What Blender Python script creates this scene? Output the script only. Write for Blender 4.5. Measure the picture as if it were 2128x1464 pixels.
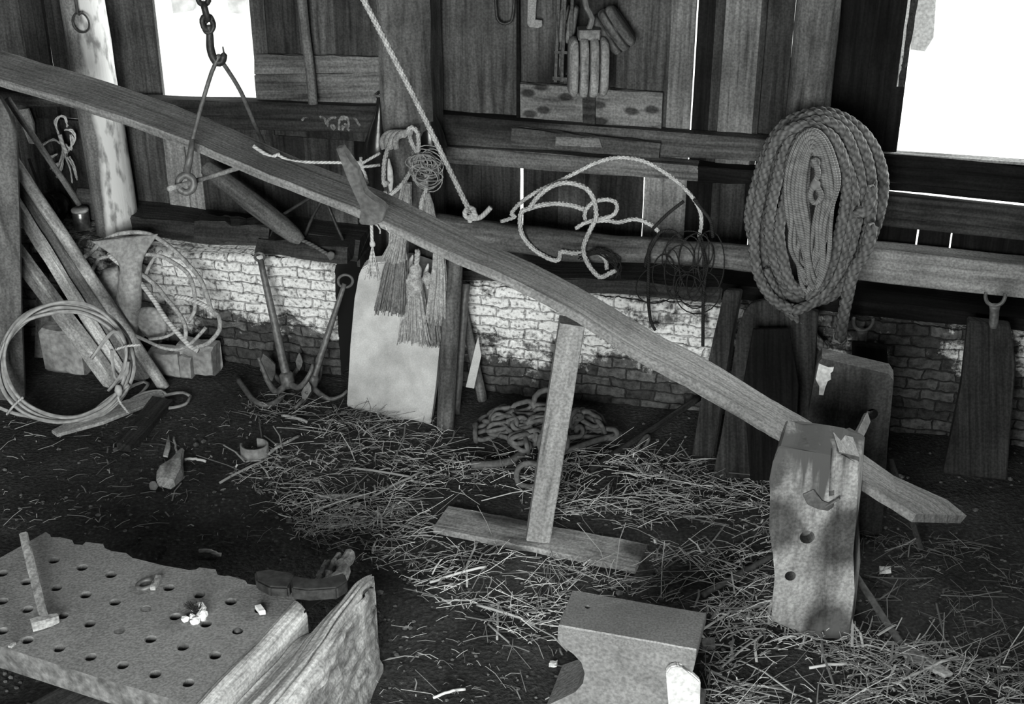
import bpy, bmesh, math, random
from mathutils import Vector as V, noise
random.seed(11)
R = random.uniform
S = bpy.context.scene
COL = S.collection
for o in list(bpy.data.objects): bpy.data.objects.remove(o)

# ------------------------------------------------------------------ camera, sky, daylight, exposure
F, TH, H = 2955.6, math.radians(27), 3.0
cam = bpy.data.objects.new('camera', bpy.data.cameras.new('camera')); COL.objects.link(cam)
cam.location = (0, 0, H); cam.rotation_euler = (math.pi/2 - TH, 0, 0)
cam.data.sensor_width = 36; cam.data.lens = 50; cam.data.clip_start = .05
S.camera = cam
w = bpy.data.worlds.new('overcast_sky'); S.world = w; w.use_nodes = True
w.node_tree.nodes['Background'].inputs[0].default_value = (.975, 1, .97, 1)
w.node_tree.nodes['Background'].inputs[1].default_value = 1.2
def area(name, loc, target, sx, sy, power):
    l = bpy.data.lights.new(name, 'AREA'); l.shape = 'RECTANGLE'; l.size = sx; l.size_y = sy; l.energy = power; l.color = (.975, 1, .97)
    o = bpy.data.objects.new(name, l); COL.objects.link(o); o.location = loc
    o.rotation_euler = (V(target) - V(loc)).to_track_quat('-Z', 'Y').to_euler(); return o
area('daylight_from_front_door', (-1.2, -2.35, 2.1), (-.6, 5, .6), 3.0, 2.6, 290)
area('daylight_outside_right_window', (6.3, 7.6, 3.0), (.2, 3.9, .3), 2.4, 2.4, 430)
S.view_settings.view_transform = 'Standard'; S.view_settings.look = 'None'
S.view_settings.gamma = 1; S.view_settings.use_curve_mapping = False
S.view_settings.exposure = 1.0

# ------------------------------------------------------------------ measuring helpers
def ray(x, y):
    a = (x-1064)/F; b = (732-y)/F
    return V((a, b*math.sin(TH)+math.cos(TH), b*math.cos(TH)-math.sin(TH)))
O = V((0, 0, H))
A0 = V((-1.242, 5.776, 0)); EU = V((.9759, -.2182, 0)); EN = V((-.2182, -.9759, 0)); EZ = V((0, 0, 1))
def W(u, z, w): return A0 + EU*u + EZ*z + EN*w          # wall frame: along, up, out of the brick face
def PW(x, y, w=0):
    r = ray(x, y); t = ((A0 + EN*w - O).dot(EN))/r.dot(EN); return O + r*t
def PY(x, y, Y):
    r = ray(x, y); return O + r*(Y/r.y)
def PG(x, y, z=0):
    r = ray(x, y); return O + r*((z-H)/r.z)
def UZ(x, y, w=0):
    p = PW(x, y, w); return ((p-A0).dot(EU), p.z)
def fz(x, y):
    return .018*noise.noise(V((x*1.7, y*1.7, 3))) + .008*noise.noise(V((x*7, y*7, 1))) + .004*noise.noise(V((x*21, y*21, 5)))

# ------------------------------------------------------------------ materials (black and white place: neutral greys)
MATS = {}
def base(name, rough=.85, metal=0, spec=.3):
    m = bpy.data.materials.new(name); m.use_nodes = True; MATS[name] = m
    n = m.node_tree.nodes; b = n['Principled BSDF']
    b.inputs['Roughness'].default_value = rough; b.inputs['Metallic'].default_value = metal
    b.inputs['Specular IOR Level'].default_value = spec
    return m, n, m.node_tree.links, b
def g(v): return (v, v, v, 1)
def nd(n, t, **k):
    o = n.new(t)
    for a, v in k.items(): setattr(o, a, v)
    return o
def ramp(n, stops):
    r = n.new('ShaderNodeValToRGB'); e = r.color_ramp.elements
    e[0].position, e[0].color = stops[0][0], g(stops[0][1]); e[1].position, e[1].color = stops[-1][0], g(stops[-1][1])
    for p, c in stops[1:-1]:
        x = e.new(p); x.color = g(c)
    return r
def mixc(n, l, typ, fac, a, b):
    m = n.new('ShaderNodeMix'); m.data_type = 'RGBA'; m.blend_type = typ
    for k, v in ((0, fac), (6, a), (7, b)):
        if hasattr(v, 'is_linked') or hasattr(v, 'links'): l.new(v, m.inputs[k])
        else: m.inputs[k].default_value = v if k == 0 else g(v)
    return m.outputs[2]
def wood(name, c0, c1, along=2.2, across=55, blot=.5, knots=0, bump=.35, rough=.9):
    m, n, l, b = base(name, rough, 0, .15)
    uv = nd(n, 'ShaderNodeUVMap'); mp = nd(n, 'ShaderNodeMapping'); mp.inputs['Scale'].default_value = (along, across, 1)
    l.new(uv.outputs[0], mp.inputs[0])
    t = nd(n, 'ShaderNodeTexNoise'); t.inputs['Scale'].default_value = 1; t.inputs['Detail'].default_value = 6; t.inputs['Roughness'].default_value = .65
    t.inputs['Distortion'].default_value = .4
    l.new(mp.outputs[0], t.inputs['Vector'])
    r = ramp(n, [(.3, c0*.45), (.42, c0), (.62, c1), (.8, c1*1.25)]); l.new(t.outputs[0], r.inputs[0])
    tc = nd(n, 'ShaderNodeTexCoord')
    t2 = nd(n, 'ShaderNodeTexNoise'); t2.inputs['Scale'].default_value = 4.5; t2.inputs['Detail'].default_value = 5; l.new(tc.outputs['Object'], t2.inputs['Vector'])
    r2 = ramp(n, [(.32, 1-blot), (.62, 1)]); l.new(t2.outputs[0], r2.inputs[0])
    c = mixc(n, l, 'MULTIPLY', 1.0, r.outputs[0], r2.outputs[0])
    t3 = nd(n, 'ShaderNodeTexNoise'); t3.inputs['Scale'].default_value = 110; t3.inputs['Detail'].default_value = 2; l.new(tc.outputs['Object'], t3.inputs['Vector'])
    r3 = ramp(n, [(.35, .72), (.65, 1.2)]); l.new(t3.outputs[0], r3.inputs[0])
    c = mixc(n, l, 'MULTIPLY', 1.0, c, r3.outputs[0])
    if knots:
        mk = nd(n, 'ShaderNodeMapping'); mk.inputs['Scale'].default_value = (knots*.45, knots, 1); l.new(uv.outputs[0], mk.inputs[0])
        vo = nd(n, 'ShaderNodeTexVoronoi', voronoi_dimensions='2D'); vo.inputs['Scale'].default_value = 1; l.new(mk.outputs[0], vo.inputs['Vector'])
        rk = ramp(n, [(.16, .25), (.27, 1)]); l.new(vo.outputs['Distance'], rk.inputs[0])
        c = mixc(n, l, 'MULTIPLY', 1.0, c, rk.outputs[0])
    l.new(c, b.inputs['Base Color'])
    bp = nd(n, 'ShaderNodeBump'); bp.inputs['Strength'].default_value = bump; bp.inputs['Distance'].default_value = .01
    l.new(t.outputs[0], bp.inputs['Height']); l.new(bp.outputs[0], b.inputs['Normal'])
    return m
def blotchy(name, c0, c1, scale=9, rough=.8, metal=0, bump=.3, speck=60, spec=.3, detail=7, sa=.3):
    m, n, l, b = base(name, rough, metal, spec)
    tc = nd(n, 'ShaderNodeTexCoord')
    t = nd(n, 'ShaderNodeTexNoise'); t.inputs['Scale'].default_value = scale; t.inputs['Detail'].default_value = detail; t.inputs['Roughness'].default_value = .65
    l.new(tc.outputs['Object'], t.inputs['Vector'])
    r = ramp(n, [(.3, c0), (.68, c1)]); l.new(t.outputs[0], r.inputs[0])
    t3 = nd(n, 'ShaderNodeTexNoise'); t3.inputs['Scale'].default_value = speck; t3.inputs['Detail'].default_value = 3; l.new(tc.outputs['Object'], t3.inputs['Vector'])
    r3 = ramp(n, [(.33, 1-sa), (.67, 1+sa*.8)]); l.new(t3.outputs[0], r3.inputs[0])
    c = mixc(n, l, 'MULTIPLY', 1.0, r.outputs[0], r3.outputs[0]); l.new(c, b.inputs['Base Color'])
    bp = nd(n, 'ShaderNodeBump'); bp.inputs['Strength'].default_value = bump; bp.inputs['Distance'].default_value = .008
    l.new(t3.outputs[0], bp.inputs['Height']); l.new(bp.outputs[0], b.inputs['Normal'])
    return m
def ropem(name, c0, c1, pitch=.03):
    m, n, l, b = base(name, .95, 0, .1)
    uv = nd(n, 'ShaderNodeUVMap'); sp = nd(n, 'ShaderNodeSeparateXYZ'); l.new(uv.outputs[0], sp.inputs[0])
    d = nd(n, 'ShaderNodeMath', operation='DIVIDE'); l.new(sp.outputs[0], d.inputs[0]); d.inputs[1].default_value = pitch
    a = nd(n, 'ShaderNodeMath', operation='ADD'); l.new(d.outputs[0], a.inputs[0]); l.new(sp.outputs[1], a.inputs[1])
    k = nd(n, 'ShaderNodeMath', operation='MULTIPLY'); l.new(a.outputs[0], k.inputs[0]); k.inputs[1].default_value = 6.2832*2
    s = nd(n, 'ShaderNodeMath', operation='SINE'); l.new(k.outputs[0], s.inputs[0])
    r = ramp(n, [(.0, c0), (.9, c1)]); ma = nd(n, 'ShaderNodeMapRange'); ma.inputs[1].default_value = -1; l.new(s.outputs[0], ma.inputs[0])
    l.new(ma.outputs[0], r.inputs[0])
    tc = nd(n, 'ShaderNodeTexCoord'); t = nd(n, 'ShaderNodeTexNoise'); t.inputs['Scale'].default_value = 35; l.new(tc.outputs['Object'], t.inputs['Vector'])
    r3 = ramp(n, [(.3, .7), (.7, 1.2)]); l.new(t.outputs[0], r3.inputs[0])
    c = mixc(n, l, 'MULTIPLY', 1.0, r.outputs[0], r3.outputs[0]); l.new(c, b.inputs['Base Color'])
    bp = nd(n, 'ShaderNodeBump'); bp.inputs['Strength'].default_value = .6; bp.inputs['Distance'].default_value = .003
    l.new(ma.outputs[0], bp.inputs['Height']); l.new(bp.outputs[0], b.inputs['Normal'])
    return m
def plain(name, c, rough=.8, metal=0, spec=.3):
    m, n, l, b = base(name, rough, metal, spec); b.inputs['Base Color'].default_value = g(c); return m

wood('board_grey', .062, .115, blot=.5, knots=1.6); wood('board_dark', .032, .062, blot=.45); wood('board_black', .006, .014, blot=.4)
wood('board_pale', .22, .36, blot=.45); wood('board_mid', .14, .235, blot=.5)
wood('board_white', .5, .75, blot=.45)
wood('plank_wood', .19, .30, along=1.6, across=60, blot=.3); wood('prop_wood', .25, .33, along=2, across=50, blot=.2)
wood('base_wood', .28, .42, along=3, across=40, blot=.5, knots=4); wood('speckled', .13, .22, along=3, across=40, blot=.3, knots=16)
wood('block_wood', .34, .54, along=2.5, across=24, blot=.5, knots=4); wood('block_dark', .05, .1, along=2, across=30, blot=.5)
wood('timber_light', .5, .78, along=3, across=45, blot=.3, bump=.6); wood('bark', .14, .34, along=7, across=30, blot=.5, bump=1)
wood('bark_pale', .42, .75, along=9, across=26, blot=.6, bump=1)
wood('log_wood', .10, .19, along=3, across=30, blot=.5); wood('beam_light', .28, .4, along=2, across=40, blot=.3)
wood('mottled_light', .36, .62, along=6, across=25, blot=.55); wood('pulley_wood', .22, .32, along=5, across=60, blot=.3)
blotchy('iron', .09, .17, 14, .55, .25, spec=.5); blotchy('iron_dark', .025, .06, 14, .5, .3); blotchy('iron_rust', .07, .14, 18, .75)
blotchy('iron_plate', .19, .27, 6, .6, .1, bump=.25, speck=130); blotchy('iron_edge', .06, .22, 22, .8, 0, bump=.8, speck=50); blotchy('anvil_face', .19, .26, 8, .45, .2, bump=.12, speck=150)
blotchy('anvil_body', .14, .26, 9, .75, 0, bump=.35, speck=90); blotchy('slab_stone', .36, .66, 5.5, .9, bump=.15, speck=200, sa=.1)
blotchy('stone', .2, .4, 7, .9, bump=.5, speck=40); blotchy('cast_grey', .28, .4, 6, .6, .1, bump=.15)
blotchy('white_paint', .55, .85, 10, .8, bump=.2); blotchy('black_gloss', .008, .02, 6, .25, bump=.05, spec=.6); blotchy('chalk_faint', .1, .3, 60, .95, bump=0); blotchy('chalk', .3, .5, 20, .95)
blotchy('tin', .3, .6, 20, .3, .8, bump=.1); blotchy('outside_plaster', .8, .92, 1.2, .9, bump=.1, speck=4)
blotchy('outside_ground', .75, .9, 1, .9); blotchy('outside_grey', .42, .62, 3, .9, bump=0, speck=8); blotchy('outside_board', .62, .72, 3, .9, bump=0)
ropem('rope_pale', .42, .6, .03); ropem('rope_grey', .09, .17, .04); ropem('rope_thin', .15, .24, .02); ropem('rope_dark', .022, .036, .02)
ropem('hose', .3, .4, .5); blotchy('fibre', .2, .5, 45, .95, bump=0, speck=150, spec=.1); blotchy('fibre_dark', .09, .26, 40, .95, bump=0, speck=150, spec=.1); ropem('twine', .5, .75, .05)
plain('hole_dark', .01); plain('straw_a', .45); plain('straw_b', .78); plain('straw_c', .22); plain('straw_d', .12); plain('paper', .8)

def brick_material():
    m, n, l, b = base('brick_whitewash', .95)
    uv = nd(n, 'ShaderNodeUVMap'); tc = nd(n, 'ShaderNodeTexCoord')
    dn = nd(n, 'ShaderNodeTexNoise'); dn.inputs['Scale'].default_value = 14; dn.inputs['Detail'].default_value = 3; l.new(uv.outputs[0], dn.inputs['Vector'])
    vm = nd(n, 'ShaderNodeVectorMath', operation='SCALE'); l.new(dn.outputs['Color'], vm.inputs[0]); vm.inputs['Scale'].default_value = .034
    va = nd(n, 'ShaderNodeVectorMath', operation='ADD'); l.new(uv.outputs[0], va.inputs[0]); l.new(vm.outputs[0], va.inputs[1])
    br = nd(n, 'ShaderNodeTexBrick'); l.new(va.outputs[0], br.inputs['Vector'])
    for k, v in (('Scale', 1), ('Mortar Size', .005), ('Mortar Smooth', .9), ('Bias', 0), ('Brick Width', .128), ('Row Height', .047)): br.inputs[k].default_value = v
    br.inputs['Color1'].default_value = g(.04); br.inputs['Color2'].default_value = g(.12); br.inputs['Mortar'].default_value = g(.035)
    # worn coat of whitewash: patches, thin near the ground; cut back towards the right end to paint in the shade there
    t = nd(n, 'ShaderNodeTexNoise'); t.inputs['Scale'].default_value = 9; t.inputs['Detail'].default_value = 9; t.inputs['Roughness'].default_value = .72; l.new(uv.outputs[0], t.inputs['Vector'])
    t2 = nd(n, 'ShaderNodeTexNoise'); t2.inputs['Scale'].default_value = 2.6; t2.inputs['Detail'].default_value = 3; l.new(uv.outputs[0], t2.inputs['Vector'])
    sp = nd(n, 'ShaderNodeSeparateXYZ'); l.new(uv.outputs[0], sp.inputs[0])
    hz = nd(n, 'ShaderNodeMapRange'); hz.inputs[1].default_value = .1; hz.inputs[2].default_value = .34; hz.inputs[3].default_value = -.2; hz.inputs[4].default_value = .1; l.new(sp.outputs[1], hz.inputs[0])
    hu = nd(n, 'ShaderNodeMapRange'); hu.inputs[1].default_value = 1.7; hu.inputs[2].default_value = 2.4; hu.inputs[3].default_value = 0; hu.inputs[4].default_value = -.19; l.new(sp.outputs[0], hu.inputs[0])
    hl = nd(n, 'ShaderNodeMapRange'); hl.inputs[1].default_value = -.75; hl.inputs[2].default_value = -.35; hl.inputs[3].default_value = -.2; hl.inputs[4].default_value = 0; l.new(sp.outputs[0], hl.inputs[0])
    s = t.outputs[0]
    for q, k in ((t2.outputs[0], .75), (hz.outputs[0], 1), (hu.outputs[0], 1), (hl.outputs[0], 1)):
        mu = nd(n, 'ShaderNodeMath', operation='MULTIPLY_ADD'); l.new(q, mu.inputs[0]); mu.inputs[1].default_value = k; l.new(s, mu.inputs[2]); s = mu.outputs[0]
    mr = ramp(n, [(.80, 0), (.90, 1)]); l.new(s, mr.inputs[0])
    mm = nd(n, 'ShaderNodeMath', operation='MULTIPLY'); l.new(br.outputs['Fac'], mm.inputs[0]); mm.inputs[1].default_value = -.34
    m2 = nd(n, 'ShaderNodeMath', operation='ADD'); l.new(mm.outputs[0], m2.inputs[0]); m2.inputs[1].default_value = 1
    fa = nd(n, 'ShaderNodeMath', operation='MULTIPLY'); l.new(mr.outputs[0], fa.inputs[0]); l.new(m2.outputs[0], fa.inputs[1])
    t4 = nd(n, 'ShaderNodeTexNoise'); t4.inputs['Scale'].default_value = 60; t4.inputs['Detail'].default_value = 4; l.new(uv.outputs[0], t4.inputs['Vector'])
    pr = ramp(n, [(.33, .22), (.46, .72), (.7, .93)]); l.new(t4.outputs[0], pr.inputs[0])
    t6 = nd(n, 'ShaderNodeTexNoise'); t6.inputs['Scale'].default_value = 32; t6.inputs['Detail'].default_value = 6; t6.inputs['Roughness'].default_value = .7; l.new(uv.outputs[0], t6.inputs['Vector'])
    r6 = ramp(n, [(.32, .3), (.62, 1.5)]); l.new(t6.outputs[0], r6.inputs[0])
    c = mixc(n, l, 'MIX', fa.outputs[0], mixc(n, l, 'MULTIPLY', 1.0, br.outputs['Color'], r6.outputs[0]), pr.outputs[0])
    l.new(c, b.inputs['Base Color'])
    hs = nd(n, 'ShaderNodeMath', operation='MULTIPLY_ADD'); l.new(br.outputs['Fac'], hs.inputs[0]); hs.inputs[1].default_value = -.8; l.new(t4.outputs[0], hs.inputs[2])
    bp = nd(n, 'ShaderNodeBump'); bp.inputs['Strength'].default_value = .9; bp.inputs['Distance'].default_value = .012
    l.new(hs.outputs[0], bp.inputs['Height']); l.new(bp.outputs[0], b.inputs['Normal'])
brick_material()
def dirt_material():
    m, n, l, b = base('dirt', .97, 0, .15)
    tc = nd(n, 'ShaderNodeTexCoord')
    t = nd(n, 'ShaderNodeTexNoise'); t.inputs['Scale'].default_value = 3; t.inputs['Detail'].default_value = 8; t.inputs['Roughness'].default_value = .6; l.new(tc.outputs['Object'], t.inputs['Vector'])
    r = ramp(n, [(.32, .03), (.7, .072)]); l.new(t.outputs[0], r.inputs[0])
    t3 = nd(n, 'ShaderNodeTexNoise'); t3.inputs['Scale'].default_value = 70; t3.inputs['Detail'].default_value = 4; l.new(tc.outputs['Object'], t3.inputs['Vector'])
    r3 = ramp(n, [(.3, .55), (.55, 1), (.68, 1.5), (.74, 3.2)]); l.new(t3.outputs[0], r3.inputs[0])
    c = mixc(n, l, 'MULTIPLY', 1.0, r.outputs[0], r3.outputs[0]); l.new(c, b.inputs['Base Color'])
    bp = nd(n, 'ShaderNodeBump'); bp.inputs['Strength'].default_value = .7; bp.inputs['Distance'].default_value = .015
    l.new(t3.outputs[0], bp.inputs['Height']); l.new(bp.outputs[0], b.inputs['Normal'])
dirt_material()

# ------------------------------------------------------------------ object helpers
def NB(): return bmesh.new()
def UVL(bm): return bm.loops.layers.uv.verify()
def grain(bm, L, faces=None):
    L = V(L).normalized(); a = L.cross(V((0, 0, 1)) if abs(L.z) < .8 else EU).normalized(); b = L.cross(a)
    l = UVL(bm); k = R(0, 9)
    for f in (faces or bm.faces):
        for lp in f.loops:
            p = lp.vert.co; lp[l].uv = (p.dot(L)+k, p.dot(a)+.8*p.dot(b)+k)
def top(o):
    while o.parent: o = o.parent
    return o
def obj(name, bm, mat, parent=None, smooth=False, L=None):
    if L is not None: grain(bm, L)
    bmesh.ops.recalc_face_normals(bm, faces=bm.faces[:])
    me = bpy.data.meshes.new(name)
    for f in bm.faces: f.smooth = smooth
    if parent: off = top(parent).location.copy()
    else:
        vs = [v.co for v in bm.verts]; n = len(vs)
        off = V((sum(v.x for v in vs)/n, sum(v.y for v in vs)/n, min(v.z for v in vs)))
    for v in bm.verts: v.co -= off
    bm.to_mesh(me); bm.free()
    for mm in (mat if isinstance(mat, (list, tuple)) else [mat]): me.materials.append(MATS[mm])
    o = bpy.data.objects.new(name, me); COL.objects.link(o)
    if parent: o.parent = parent
    else: o.location = off
    return o
def tag(o, label, cat, group=None):
    o['label'] = label; o['category'] = cat
    if group: o['group'] = group
    return o
def T(name, loc, label, cat, group=None):
    o = bpy.data.objects.new(name, None); COL.objects.link(o); o.location = loc; o.empty_display_size = .05
    return tag(o, label, cat, group)
def ST(o): o['kind'] = 'structure'; return o

def face(bm, vs, mi=0):
    try:
        f = bm.faces.new(vs); f.material_index = mi; return f
    except ValueError: return None
def sweep(bm, st, cham=.15, jit=0, mi=0):
    """st: list of (centre, half-width vector, half-thickness vector); chamfered bar"""
    rings = []
    for c, a, t in st:
        k = 1-cham*min(1, t.length/max(a.length, 1e-6)); q = 1-cham*min(1, a.length/max(t.length, 1e-6))
        pts = [c+a*k+t, c-a*k+t, c-a+t*q, c-a-t*q, c-a*k-t, c+a*k-t, c+a-t*q, c+a+t*q]
        rings.append([bm.verts.new(p + V((R(-jit, jit), R(-jit, jit), R(-jit, jit)))) for p in pts])
    for r0, r1 in zip(rings, rings[1:]):
        for i in range(8): face(bm, (r0[i], r0[(i+1) % 8], r1[(i+1) % 8], r1[i]), mi)
    face(bm, rings[0], mi); face(bm, rings[-1][::-1], mi)
def beam(bm, a, b, hw, ht, seg=6, jit=.002, cham=.15, mi=0):
    """straight bar a to b; hw, ht: half-width / half-thickness vectors"""
    sweep(bm, [(a.lerp(b, i/seg), hw, ht) for i in range(seg+1)], cham, jit, mi)
def perp(d, ref):
    d = d.normalized(); a = (ref - d*ref.dot(d)).normalized(); return a, d.cross(a)
def bar(bm, a, b, w, t, face_dir, seg=6, jit=.002, cham=.15):
    """a to b, w wide, t thick with the wide face towards face_dir"""
    f, s = perp(b-a, face_dir); beam(bm, a, b, s*(w/2), f*(t/2), seg, jit, cham)
def smooth(pts, step=.015, closed=False):
    pts = [V(p) for p in pts]; n = len(pts); out = []
    for i in range(n if closed else n-1):
        p1, p2 = pts[i], pts[(i+1) % n]
        p0 = pts[(i-1) % n] if (closed or i > 0) else p1*2-p2
        p3 = pts[(i+2) % n] if (closed or i+2 < n) else p2*2-p1
        k = max(1, int((p2-p1).length/step))
        for j in range(k):
            t = j/k
            out.append(.5*((2*p1)+(p2-p0)*t+(2*p0-5*p1+4*p2-p3)*t*t+(3*p1-p0-3*p2+p3)*t**3))
    if not closed: out.append(pts[-1])
    return out
def frames(pts, closed=False):
    n = len(pts); tg = []
    for i in range(n):
        a = pts[(i-1) % n] if (closed or i > 0) else pts[0]; b = pts[(i+1) % n] if (closed or i < n-1) else pts[-1]
        d = b-a; tg.append(d.normalized() if d.length > 1e-9 else V((0, 0, 1)))
    nr = tg[0].orthogonal().normalized(); fr = []
    for i in range(n):
        nr = (nr - tg[i]*nr.dot(tg[i]))
        nr = nr.normalized() if nr.length > 1e-6 else tg[i].orthogonal().normalized()
        fr.append((nr.copy(), tg[i].cross(nr)))
    return fr
def tube(bm, pts, r, n=8, closed=False, unit=False, mi=0):
    fr = frames(pts, closed); l = UVL(bm); m = len(pts); rings = []; cum = [0]
    for i in range(1, m): cum.append(cum[-1]+(pts[i]-pts[i-1]).length)
    for i, p in enumerate(pts):
        rr = r[i] if isinstance(r, (list, tuple)) else r
        rings.append([bm.verts.new(p + fr[i][0]*(rr*math.cos(6.28319*j/n)) + fr[i][1]*(rr*math.sin(6.28319*j/n))) for j in range(n)])
    r0 = r[0] if isinstance(r, (list, tuple)) else r
    vs = 1 if unit else 6.283*r0
    for i in range(m if closed else m-1):
        a, b = rings[i], rings[(i+1) % m]
        u0 = cum[i]; u1 = cum[i+1] if i+1 < m else cum[i]+(pts[0]-pts[i]).length
        for j in range(n):
            f = face(bm, (a[j], a[(j+1) % n], b[(j+1) % n], b[j]), mi)
            if f:
                for lp, q in zip(f.loops, ((u0, j), (u0, j+1), (u1, j+1), (u1, j))): lp[l].uv = (q[0], q[1]/n*vs)
    if not closed:
        face(bm, rings[0][::-1], mi); face(bm, rings[-1], mi)
def rope3(bm, pts, rad, pitch, n=6):
    fr = frames(pts); cum = 0
    ph = []
    for i, p in enumerate(pts):
        if i: cum += (p-pts[i-1]).length
        ph.append(cum/pitch*6.2832)
    for k in range(3):
        tube(bm, [p + fr[i][0]*(rad*.44*math.cos(ph[i]+k*2.0944)) + fr[i][1]*(rad*.44*math.sin(ph[i]+k*2.0944)) for i, p in enumerate(pts)], rad*.58, n, unit=True)
def prism(bm, outline, ext, mi=0):
    a = [bm.verts.new(p) for p in outline]; b = [bm.verts.new(p+ext) for p in outline]; n = len(a)
    face(bm, a, mi); face(bm, b[::-1], mi)
    for i in range(n): face(bm, (a[i], b[i], b[(i+1) % n], a[(i+1) % n]), mi)
def wallpoly(bm, px, w, th, mi=0):
    prism(bm, [PW(x, y, w) for x, y in px], EN*-th, mi)
def lathe(bm, a, d, prof, n=20, mi=0):
    d = d.normalized(); e = d.orthogonal().normalized(); f = d.cross(e); rings = []; l = UVL(bm)
    for t, r in prof: rings.append([bm.verts.new(a+d*t+(e*math.cos(6.28319*j/n)+f*math.sin(6.28319*j/n))*max(r, 1e-4)) for j in range(n)])
    for i in range(len(rings)-1):
        for j in range(n):
            fc = face(bm, (rings[i][j], rings[i][(j+1) % n], rings[i+1][(j+1) % n], rings[i+1][j]), mi)
            if fc:
                for lp, q in zip(fc.loops, ((i, j), (i, j+1), (i+1, j+1), (i+1, j))): lp[l].uv = (prof[q[0]][0], q[1]/n*.3)
    face(bm, rings[0][::-1], mi); face(bm, rings[-1], mi)
def lump(bm, c, sx, sy, sz, amp=.3, sub=3, fr=6, rot=0):
    r = bmesh.ops.create_icosphere(bm, subdivisions=sub, radius=1); k = V((R(0, 50), R(0, 50), R(0, 50)))
    ca, sa = math.cos(rot), math.sin(rot)
    for v in r['verts']:
        p = v.co.copy(); s = 1+amp*noise.noise(p*fr*.3+k)+amp*.4*noise.noise(p*fr+k)
        x, y, z = p.x*sx*s, p.y*sy*s, p.z*sz*s
        v.co = c + V((x*ca-y*sa, x*sa+y*ca, z))
def rough(bm, amp, fr):
    for v in bm.verts:
        p = v.co; v.co = p + V((noise.noise(p*fr), noise.noise(p*fr+V((9, 2, 5))), noise.noise(p*fr+V((3, 7, 1)))))*amp
def subdiv(bm, cuts):
    bmesh.ops.subdivide_edges(bm, edges=bm.edges[:], cuts=cuts, use_grid_fill=True)
def cut(o, cbm):
    bmesh.ops.recalc_face_normals(cbm, faces=cbm.faces[:])
    off = top(o).location
    for v in cbm.verts: v.co -= off
    me = bpy.data.meshes.new('cutter'); cbm.to_mesh(me); cbm.free()
    c = bpy.data.objects.new('cutter', me); COL.objects.link(c); c.location = off
    md = o.modifiers.new('b', 'BOOLEAN'); md.operation = 'DIFFERENCE'; md.object = c; md.solver = 'EXACT'
    dg = bpy.context.evaluated_depsgraph_get(); dg.update()
    new = bpy.data.meshes.new_from_object(o.evaluated_get(dg)); o.modifiers.clear()
    if len(new.polygons) < 6 or len(new.vertices) < len(o.data.vertices)*.6:
        print('CUT FAILED', o.name, len(new.polygons)); bpy.data.meshes.remove(new); bpy.data.objects.remove(c); return
    old = o.data; o.data = new; bpy.data.meshes.remove(old); new.name = o.name
    bpy.data.objects.remove(c); bpy.data.meshes.remove(me)
def ring(c, a, b, n=28, a0=0, a1=6.28319):
    return [c+a*math.cos(a0+(a1-a0)*i/n)+b*math.sin(a0+(a1-a0)*i/n) for i in range(n if a1-a0 > 6.28 else n+1)]
def link(bm, c, d, nrm, L, Wd, r, n=6):
    d = d.normalized(); s = (nrm - d*nrm.dot(d)); s = (s.normalized() if s.length > 1e-5 else d.orthogonal().normalized()); h = (L-Wd)/2; q = Wd/2-r
    pts = [c+d*h+d*(q*math.sin(t))+s*(q*math.cos(t)) for t in [i*math.pi/6 for i in range(7)]]
    pts += [c-d*h-d*(q*math.sin(t))-s*(q*math.cos(t)) for t in [i*math.pi/6 for i in range(7)]]
    tube(bm, pts, r, n, closed=True)

# ================================================================== THE SETTING
bm = NB(); NX, NY = 150, 120
gv = [[None]*(NY+1) for _ in range(NX+1)]
for i in range(NX+1):
    for j in range(NY+1):
        x = -3.2+6.4*i/NX; y = 2.4+3.8*j/NY; gv[i][j] = bm.verts.new((x, y, fz(x, y)))
for i in range(NX):
    for j in range(NY): face(bm, (gv[i][j], gv[i+1][j], gv[i+1][j+1], gv[i][j+1]))
b1 = [bm.verts.new(p) for p in ((-3.2, -2.6, -.03), (4.6, -2.6, -.03), (4.6, 6.4, -.03), (-3.2, 6.4, -.03))]; face(bm, b1)
ST(obj('floor', bm, 'dirt', smooth=True))

# back wall, upper boards: (pixel x at y=150) -> along the wall
WT = -.30
def ux(x, y): return UZ(x, y, WT)[0]
def boards(bm, lst, y, z0, z1):
    for x0, x1, mi, dw in lst:
        u0, u1 = ux(x0, y)-.001, ux(x1, y)+.001; k = WT+dw+R(-.004, .004); zz = (z0+z1)/2
        beam(bm, W((u0+u1)/2, z0, k-.012), W((u0+u1)/2, z1, k-.012), EU*((u1-u0)/2), EN*.012, 10, .0012, .1, mi)
UP = [(-330, -250, 0, 0), (-250, -180, 0, 0), (-180, -110, 1, 0), (-110, -50, 0, 0), (-50, 12, 0, 0), (12, 62, 0, .004), (62, 107, 1, 0), (107, 160, 1, -.02), (160, 218, 1, -.02),
      (218, 322, 0, -.05), (531, 560, 0, 0), (560, 628, 1, 0), (628, 700, 0, 0), (700, 728, 1, .004), (728, 800, 0, 0), (800, 860, 1, -.01), (860, 905, 1, 0), (905, 962, 0, 0),
      (962, 1000, 0, .004), (1000, 1072, 0, 0), (1072.6, 1170, 0, -.008), (1170, 1280, 1, -.008), (1280, 1390, 0, -.008), (1390, 1439, 3, .004), (1443.5, 1479, 2, 0), (1479, 1500, 1, 0),
      (1500, 1572, 3, .004), (1572, 1583, 1, 0), (1584.5, 1640, 1, -.02), (1641.5, 1700, 2, 0), (1700, 1748, 2, 0), (1748, 1803, 2, .003), (1803, 1884, 2, 0),
      (2760, 2860, 2, 0), (2860, 3000, 2, 0)]
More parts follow.
